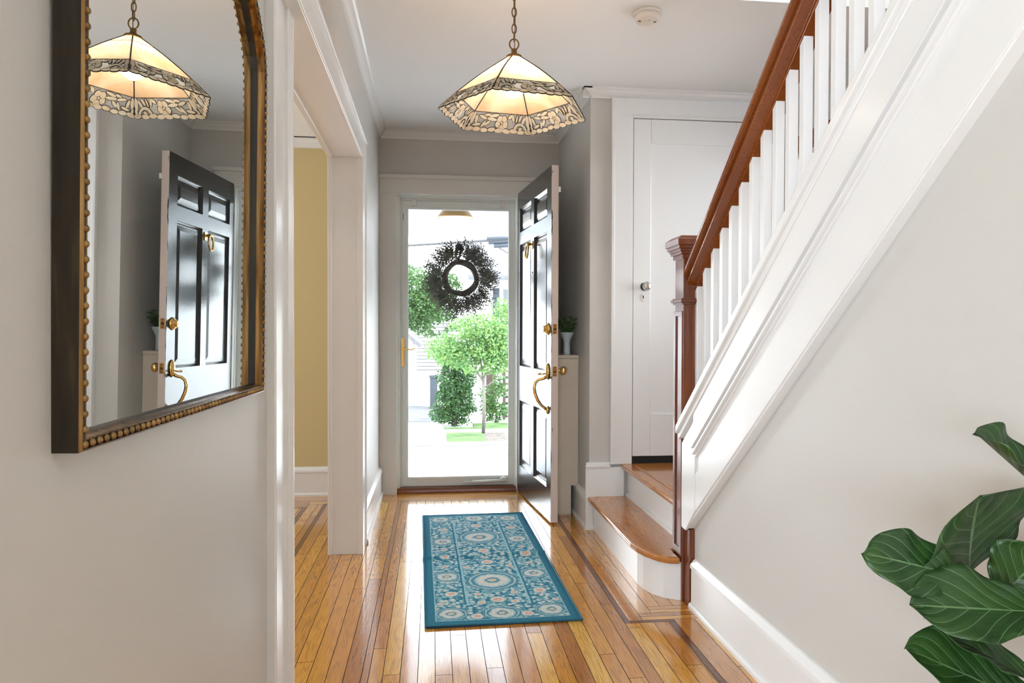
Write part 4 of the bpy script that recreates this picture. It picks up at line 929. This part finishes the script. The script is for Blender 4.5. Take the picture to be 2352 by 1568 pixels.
m_ = MB(); m_.tube([(0, 0, 0.18), (0.012, 0.004, 0.35), (0.026, 0.01, 0.5), (0.034, 0.012, 0.64), (0.036, 0.010, 0.80), (0.034, 0.014, 0.95)], [0.011, 0.010, 0.009, 0.008, 0.007, 0.005], 10); m_.build('stem', M['stem'], fg)
def figleaf(base, tip, width, nrm, fold=0.25, droop=0.02, wav=0.006, seed=0, notch=0.0, stemp=None):
    B = Vector(base) - Vector((FX, FY, 0)); Tp = Vector(tip) - Vector((FX, FY, 0)); ax = Tp - B; ln = ax.length; ax.normalize(); nr = Vector(nrm); nr = (nr - ax * nr.dot(ax)).normalized(); sd = ax.cross(nr)
    nl, nw = 26, 12; V = []; UV = []
    for i in range(nl + 1):
        t = i / nl
        wd = width * 0.5 * (0.50 * math.sin(PI * min(1, t * 1.0)) ** 0.55 * (0.72 + 0.55 * t) + 0.5 * math.sin(PI * t ** 1.25) ** 0.7) * (1 - 0.10 * math.exp(-((t - 0.38) / 0.12) ** 2))
        if t > 0.97: wd *= 0.75
        for j in range(nw + 1):
            s_ = (j / nw - 0.5) * 2; ed = abs(s_)
            h = fold * wd * ed ** 1.2 - droop * (t ** 2) * 2 + wav * math.sin(t * 17 + seed + (2 if s_ > 0 else 0)) * ed ** 2
            V.append(B + ax * (ln * t) + sd * (wd * s_) + nr * h); UV.append((t, j / nw))
    me = bpy.data.meshes.new('leaf'); F = []
    for i in range(nl):
        for j in range(nw): a = i * (nw + 1) + j; F.append((a, a + 1, a + nw + 2, a + nw + 1))
    me.from_pydata([tuple(v) for v in V], [], F); me.materials.append(M['fig']); ul = me.uv_layers.new(name='leaf')
    for pl in me.polygons:
        pl.use_smooth = True
        for li in pl.loop_indices: ul.data[li].uv = UV[me.loops[li].vertex_index]
    o = bpy.data.objects.new('leaf', me); C.objects.link(o); o.parent = fg
    so = o.modifiers.new('thick', 'SOLIDIFY'); so.thickness = 0.0008
    m2 = MB(); sp = Vector(stemp) if stemp else Vector((0.034, 0.01, B.z - 0.03)); m2.tube([sp, (sp + B) / 2 + Vector((0, 0, 0.006)), B + ax * 0.01], [0.004, 0.0032, 0.0028], 7); m2.build('petiole', M['stem'], o)
    return o
figleaf((0.835, 1.02, 0.735), (0.659, 1.00, 0.790), 0.100, (0.15, -0.9, 0.45), 0.18, 0.008, .006, 1)
figleaf((0.895, 1.09, 0.715), (0.850, 1.04, 0.870), 0.26, (0.1, -0.92, 0.25), 0.15, -0.01, .006, 2)
figleaf((0.925, 0.97, 0.698), (0.712, 0.985, 0.712), 0.120, (-0.1, -0.75, 0.75), 0.30, 0.0, .005, 3)
figleaf((0.935, 1.00, 0.575), (0.763, 1.02, 0.676), 0.085, (0.2, -0.55, 0.85), 0.45, 0.0, .004, 4)
figleaf((0.930, 0.98, 0.545), (0.717, 1.00, 0.640), 0.125, (0.25, -0.7, 0.7), 0.30, 0.0, .005, 5)
figleaf((0.945, 1.0, 0.872), (0.828, 1.00, 0.968), 0.095, (0.4, -0.6, 0.8), 0.55, 0.0, .006, 6)
figleaf((0.915, 1.05, 0.690), (0.972, 1.02, 0.775), 0.13, (0.0, -0.8, 0.5), 0.2, 0.0, .006, 12)
figleaf((0.945, 1.02, 0.80), (0.99, 0.86, 0.86), 0.14, (0.0, -0.5, 0.8), 0.2, 0.02, .006, 7)
figleaf((0.935, 0.97, 0.74), (0.98, 0.80, 0.72), 0.15, (0.2, -0.3, 0.9), 0.2, 0.02, .006, 8)
figleaf((0.93, 1.00, 0.50), (0.96, 0.84, 0.42), 0.14, (0.2, -0.3, 0.9), 0.2, 0.03, .006, 10)
figleaf((0.92, 0.96, 0.48), (0.77, 0.86, 0.43), 0.13, (-0.1, -0.5, 0.8), 0.2, 0.03, .006, 11)

# ================================================================ outside
GZ = -1.30; K = 1.407        # ground level; distances measured at -0.6 are scaled by K
def gy(y): return y * K
M['street'] = simple('pale_asphalt', (0.78, 0.78, 0.79), 0.9, var=0.05, vscale=1.5)
M['concrete'] = simple('pale_concrete', (0.80, 0.80, 0.79), 0.9, var=0.04, vscale=2)
M['drive'] = simple('grey_driveway', (0.085, 0.088, 0.095), 0.9, var=0.2, vscale=3)
M['grass'] = simple('lawn', (0.045, 0.10, 0.02), 0.9, var=0.5, vscale=3, bump=0.6, bscale=30, bdist=0.03)
M['mulch'] = simple('mulch', (0.085, 0.072, 0.062), 0.95, var=0.4, vscale=14, bump=0.6, bscale=30, bdist=0.03)
M['white_siding'] = simple('white_siding', (0.45, 0.45, 0.445), 0.6)
M['roof'] = simple('grey_shingle', (0.09, 0.09, 0.10), 0.85, var=0.25, vscale=8)
M['slate'] = simple('slate_blue_paint', (0.022, 0.032, 0.045), 0.6)
M['porch'] = simple('porch_white', (0.55, 0.58, 0.62), 0.6)
M['brick'] = simple('terracotta', s2l(176, 84, 58), 0.8, var=0.3, vscale=12)
M['fence'] = simple('fence_brown', (0.05, 0.03, 0.025), 0.8, var=0.3, vscale=6)
M['wire'] = simple('black_wire', (0.03, 0.03, 0.035), 0.6)
M['glassdark'] = simple('house_glass', (0.06, 0.07, 0.08), 0.1)
m_ = MB(); m_.box(-40, 40, 7.2, 60, GZ - 0.3, GZ); tag(m_.build('street', M['street']), 'pale sunlit street in front of the house', 'street', kind='structure')
m_ = MB(); m_.box(-30, 30, gy(10.75), gy(10.88), GZ, GZ + 0.05); m_.box(-30, 30, gy(11.9), gy(12.35), GZ, GZ + 0.04); m_.box(-6, 0.25, gy(10.88), gy(16.2), GZ, GZ + 0.035)
struct(m_.build('pavement', M['concrete']))
m_ = MB(); m_.box(-8, 0.25, gy(13.4), gy(16.35), GZ + 0.03, GZ + 0.05); struct(m_.build('driveway', M['drive']))
m_ = MB(); m_.box(-30, 30, gy(10.68), gy(10.75), GZ, GZ + 0.012); m_.box(-30, 30, gy(9.2), gy(9.215), GZ, GZ + 0.004); struct(m_.build('curb_gutter', M['drive']))
m_ = MB(); m_.box(0.30, 1.15, gy(10.88), gy(11.85), GZ, GZ + 0.06); m_.box(1.02, 20, gy(12.35), gy(13.1), GZ, GZ + 0.05); m_.box(0.26, 1.02, gy(12.35), gy(12.55), GZ, GZ + 0.05); tag(m_.build('grass', M['grass']), 'strip of green lawn across the street', 'grass', kind='stuff')
m_ = MB(); m_.box(1.15, 20, gy(10.88), gy(11.85), GZ, GZ + 0.055); tag(m_.build('mulch_bed', M['mulch']), 'brown mulch strip along the curb', 'mulch', kind='stuff')
# porch
m_ = MB(); m_.box(-3.5, 5, 5.10, 6.9, -0.35, -0.12); struct(m_.build('porch_floor', M['porch']))
m_ = MB(); m_.box(-3.5, 5, 5.10, 7.9, 2.27, 2.45); m_.box(-3.5, 5, 7.8, 7.95, 2.20, 2.5); struct(m_.build('porch_ceiling', M['porch']))
pl = thing('porch_light', (0.190, 6.2, 2.27)); tag(pl, 'round bronze flush-mount light under the porch ceiling', 'lamp')
m_ = MB(); m_.lathe([(0.06, 0), (0.07, -0.03), (0.105, -0.075), (0.135, -0.115), (0.160, -0.150), (0.163, -0.158), (0.155, -0.160)], (0, 0, 0), (0, 0, 1), 36, cap=False); m_.build('metal_shade', M['antique'], pl)
m_ = MB(); m_.lathe([(0.152, -0.158), (0.12, -0.172), (0.05, -0.18), (0.001, -0.181)], (0, 0, 0), (0, 0, 1), 36, cap=False); M['amber'] = simple('amber_glass', s2l(228, 200, 150), 0.3); m_.build('glass_diffuser', M['amber'], pl)
# foliage
def foliage(name, loc_, blobs, n, size, mat, seed, label, cat, trunk=None, group=None, twigs=None):
    rr = random.Random(seed); root = thing(name, loc_); tag(root, label, cat, group); m_ = MB(); tot = sum(b[3] * b[4] * b[5] for b in blobs)
    for (bx_, by_, bz_, rx, ry, rzz) in blobs:
        for k in range(int(n * rx * ry * rzz / tot)):
            while True:
                q = Vector((rr.uniform(-1, 1), rr.uniform(-1, 1), rr.uniform(-1, 1)))
                if 0.05 < q.length < 1: break
            q = q * (0.6 + 0.4 * rr.random() ** .5) if q.length < .6 else q
            P = Vector((bx_ + q.x * rx, by_ + q.y * ry, bz_ + q.z * rzz))
            if mnoise.noise(P * (1.6 / max(rx, .3))) < -0.30: continue
            d = Vector((rr.gauss(0, 1), rr.gauss(0, 1), rr.gauss(0, .6))).normalized() * size * rr.uniform(.6, 1.3); sd = d.cross(Vector((rr.gauss(0, 1), rr.gauss(0, 1), rr.gauss(0, 1)))).normalized() * size * 0.28
            b = len(m_.v); m_.v += [tuple(P), tuple(P + d * .5 + sd), tuple(P + d), tuple(P + d * .5 - sd)]; m_.face((b, b + 1, b + 2, b + 3))
    o = m_.build('foliage', mat, root, fix=False); o['kind'] = 'stuff'
    if trunk:
        t_ = MB()
        for pts, rad in trunk: t_.tube(pts, rad, 8)
        t_.build('trunk', M['bark'], root)
    return root
def leafmat(name, a, b_, tr_):
    m, N, L, p = nt(name); tc = N.new('ShaderNodeTexCoord'); n = N.new('ShaderNodeTexNoise'); n.inputs['Scale'].default_value = 6; n.inputs['Detail'].default_value = 3; L.new(tc.outputs['Object'], n.inputs['Vector'])
    c_ = ramp(N, L, n.outputs['Fac'], [(0.35, a), (0.65, b_)]); L.new(c_, p.inputs['Base Color']); p.inputs['Roughness'].default_value = 0.6
    t = N.new('ShaderNodeBsdfTranslucent'); L.new(c_, t.inputs[0]); mx = N.new('ShaderNodeMixShader'); mx.inputs[0].default_value = tr_
    L.new(p.outputs[0], mx.inputs[1]); L.new(t.outputs[0], mx.inputs[2]); L.new(mx.outputs[0], N['Material Output'].inputs[0]); return m
M['bark'] = simple('pale_bark', (0.10, 0.09, 0.08), 0.9, bump=0.4, bscale=30)
M['lf_light'] = leafmat('sapling_leaves', (0.085, 0.20, 0.07), (0.18, 0.31, 0.08), 0.45)
M['lf_mid'] = leafmat('tree_leaves', (0.04, 0.11, 0.035), (0.09, 0.18, 0.045), 0.35)
M['lf_dark'] = leafmat('hedge_leaves', (0.015, 0.06, 0.018), (0.04, 0.11, 0.025), 0.3)
def trunk0(h, r): return [([(0, 0, 0), (0.02, 0, h * .5), (0, 0.02, h)], [r, r * .85, r * .6])]
SY2 = gy(11.75)
foliage('sapling', (0.83 * K, SY2, GZ + 0.0615), [(-0.15, 0, 2.25, 0.75, 0.5, 0.55), (-0.85, 0.0, 1.95, 0.55, 0.4, 0.38), (0.35, 0, 2.05, 0.45, 0.4, 0.55), (0.0, 0, 1.70, 0.85, 0.4, 0.34)], 9000, 0.085, M['lf_light'], 11, 'slender young tree with airy light green leaves across the street', 'tree',
        trunk=[([(0, 0, 0), (0.02, 0, .7), (0.0, 0.0, 1.3)], [0.045, .038, .03]), ([(0, 0, 1.2), (-0.2, 0, 1.5), (-0.5, 0, 1.8)], [.028, .02, .01]), ([(0, 0, 1.25), (0.12, 0, 1.6), (0.15, 0, 2.2)], [.028, .02, .01]), ([(0, 0, 1.2), (-.06, 0.1, 1.7), (-.1, .1, 2.3)], [.025, .02, .01]), ([(0, 0, 1.05), (.3, 0, 1.25), (.45, 0, 1.7)], [.02, .012, .008])])
foliage('hedge', (0.40 * K, gy(12.98), GZ), [(-0.02, 0, 0.32, 0.66, 0.4, 0.30), (0.0, 0, 0.62, 0.52, 0.5, 0.60), (0.02, 0, 1.25, 0.50, 0.5, 0.55), (-.1, 0, 1.85, 0.42, 0.4, 0.35)], 11000, 0.085, M['lf_dark'], 12, 'tall dark green climbing hedge beside the driveway', 'hedge', trunk=trunk0(1.2, .05))
foliage('low_shrub', (1.18 * K, gy(13.4), GZ), [(0.0, 0, 0.30, 0.38, 0.3, 0.30), (-.25, 0, .65, .22, .2, .35), (0.1, 0, 1.0, .2, .2, .4)], 1500, 0.10, M['lf_mid'], 13, 'low leafy shrub at the foot of the slatted fence', 'shrub', trunk=trunk0(.6, .02))
foliage('shade_tree', (-2.0, 30.5, GZ), [(0.5, 0, 3.9, 1.7, 1.2, 1.5), (1.9, 0, 3.3, 1.2, 1.0, 1.1), (-0.2, 0, 3.2, 0.9, .8, 0.8), (2.3, 0.3, 4.4, .9, .8, .8)], 15000, 0.16, M['lf_mid'], 14, 'big leafy tree rising behind the garage', 'tree', trunk=trunk0(2.8, .14))
foliage('garden_tree', (2.75, gy(18.0), GZ), [(0, 0, 2.6, 0.8, .8, .9), (-.3, 0, 3.2, .45, .5, .5), (0.35, 0, 1.7, .5, .5, .6)], 2600, 0.13, M['lf_light'], 15, 'yellow-green tree in front of the white house', 'tree', trunk=trunk0(1.8, .06))
foliage('distant_tree', (6.3, 48, GZ), [(0, 0, 10.0, 1.6, 1.6, 1.5)], 1500, 0.3, M['lf_mid'], 16, 'treetop showing over the roof of the white house', 'tree', trunk=trunk0(9, .2))
# garage
HYg = gy(16.4)
ga = thing('garage', (-2.4, HYg, GZ)); tag(ga, 'white gabled garage at the end of the driveway', 'garage')
m_ = MB(); m_.box(-1.6, 1.75, 0, 5, 0, 2.1); m_.prism([(-1.6, 2.1), (1.75, 2.1), (0.4, 3.25)], 0, 5, 'y'); m_.build('wall', M['white_siding'], ga)
m_ = MB(); m_.prism([(0.4, 3.25), (0.4, 3.38), (2.05, 2.0), (1.95, 1.93)], -0.3, 5.2, 'y'); m_.prism([(0.4, 3.25), (0.4, 3.38), (-1.95, 2.0), (-1.85, 1.93)], -0.3, 5.2, 'y'); m_.build('roof', M['roof'], ga)
m_ = MB(); m_.box(-1.2, 1.5, -0.03, 0.02, 1.92, 2.0); m_.build('lintel', M['wire'], ga)
# siding house behind
hb = thing('rear_house', (0.3, 36.0, GZ)); tag(hb, 'pale clapboard house with striped siding behind the hedge', 'house')
m_ = MB(); m_.box(-1.6, 0.55, 0, 6, 0, 3.7); m_.build('wall', M['white_siding'], hb)
m_ = MB()
for i in range(18): m_.box(-1.6, 0.56, -0.03, 0.0, 0.5 + i * .18, 0.53 + i * .18)
m_.build('siding', M['drive'], hb)
m_ = MB(); m_.box(0.6, 1.4, -0.2, 3, 2.45, 2.75); m_.build('porch_roof', M['slate'], hb)
# bin, fence
m_ = MB(); m_.box(-0.10, 0.13, 0, 0.25, 0, 1.0); m_.box(-0.12, 0.15, -0.02, 0.27, 1.0, 1.08)
tag(m_.build('wheelie_bin', M['slate']), 'slate blue bin standing beside the garage', 'bin'); bpy.data.objects['wheelie_bin'].location = (0.0, gy(15.6), GZ)
fn = thing('slat_fence', (2.1, gy(13.9), GZ)); tag(fn, 'white horizontal slat fence with brown gaps', 'fence')
m_ = MB()
for i in range(7): m_.box(-0.12, 1.5, -0.03, 0, 0.12 + i * .18, 0.23 + i * .18)
m_.build('slats', M['white_siding'], fn)
m_ = MB(); m_.box(-0.12, 1.5, 0.02, 0.05, 0.05, 1.35); m_.build('backing', M['fence'], fn)
m_ = MB(); m_.box(-0.18, -0.10, -0.04, 0.06, 0, 1.42); m_.build('post', M['fence'], fn)
m_ = MB(); m_.box(1.48, 1.75, 0, 0.04, 0.2, 1.35); tag(m_.build('wooden_gate', M['fence']), 'brown plank gate panel beside the sapling trunk', 'gate'); bpy.data.objects['wooden_gate'].location = (0, gy(14.1), GZ)
# white house on the right
hr = thing('white_house', (2.9, gy(19.5), GZ)); tag(hr, 'white two-storey house with blue-grey shutter and pale roof', 'house')
m_ = MB(); m_.box(-1.57, 5, 0, 8, 0, 4.55); m_.build('wall', M['white_siding'], hr)
M['roof_pale'] = simple('pale_roof', (0.11, 0.11, 0.12), 0.8, var=0.12, vscale=9)
m_ = MB(); m_.prism([(-0.5, 4.50), (-0.5, 4.62), (4, 7.6), (4, 7.4)], -1.6, 5.3, 'x'); m_.build('roof', M['roof_pale'], hr)
m_ = MB(); m_.box(-1.6, 5.3, -0.56, -0.48, 4.42, 4.56); m_.build('gutter', M['drive'], hr)
m_ = MB(); m_.box(-0.60, -0.35, -0.05, 0, 3.04, 4.14)
for i in range(26): m_.box(-0.58, -0.37, -0.065, -0.05, 3.08 + i * .040, 3.10 + i * .040)
m_.build('shutter', M['slate'], hr)
m_ = MB(); m_.box(-0.22, 0.5, -0.02, 0.02, 3.04, 4.1); m_.build('window', M['glassdark'], hr)
m_ = MB(); m_.box(-0.30, -0.20, -0.05, 0, 3.0, 4.16); m_.box(-0.3, 0.6, -0.05, 0, 4.08, 4.18); m_.box(-0.3, 0.6, -.04, 0, 3.55, 3.60); m_.build('window_frame', M['white_siding'], hr)
# wires with thick splice bundle
def wire(m_, p0, p1, r, sag=0.15):
    p0 = Vector(p0); p1 = Vector(p1); m_.tube([p0.lerp(p1, i / 12) - Vector((0, 0, sag * 4 * (i / 12) * (1 - i / 12))) for i in range(13)], r, 6)
m_ = MB(); wire(m_, (-9.0, 21, 3.75), (11, 21, 5.05), 0.014, .25); tag(m_.build('power_line', M['wire']), 'thin upper power line crossing the sky', 'cable')
sp_ = thing('power_line', (2.05, 20, 3.66)); tag(sp_, 'lower power line with a grey ribbed splice bundle by the white house roof', 'cable')
m_ = MB(); wire(m_, (-9.0 - 2.05, 0, 3.02 - 3.66), (11 - 2.05, 0, 4.62 - 3.66), 0.034, .15); m_.build('cable', M['wire'], sp_)
m_ = MB(); m_.tube([(-0.55, 0, 0.10), (1.2, 0, 0.22)], 0.055, 10); m_.tube([(-0.5, 0.03, 0.0), (1.2, 0.03, 0.14)], 0.055, 10); m_.tube([(-0.35, 0, -0.10), (1.2, 0, 0.02)], 0.06, 10); m_.build('splice_housing', M['slate'], sp_)
m_ = MB(); m_.tube([(-0.2, 0, -0.15), (0.1, 0, -0.32), (0.6, 0, -0.34)], 0.012, 6); m_.build('loop_wire', M['wire'], sp_)
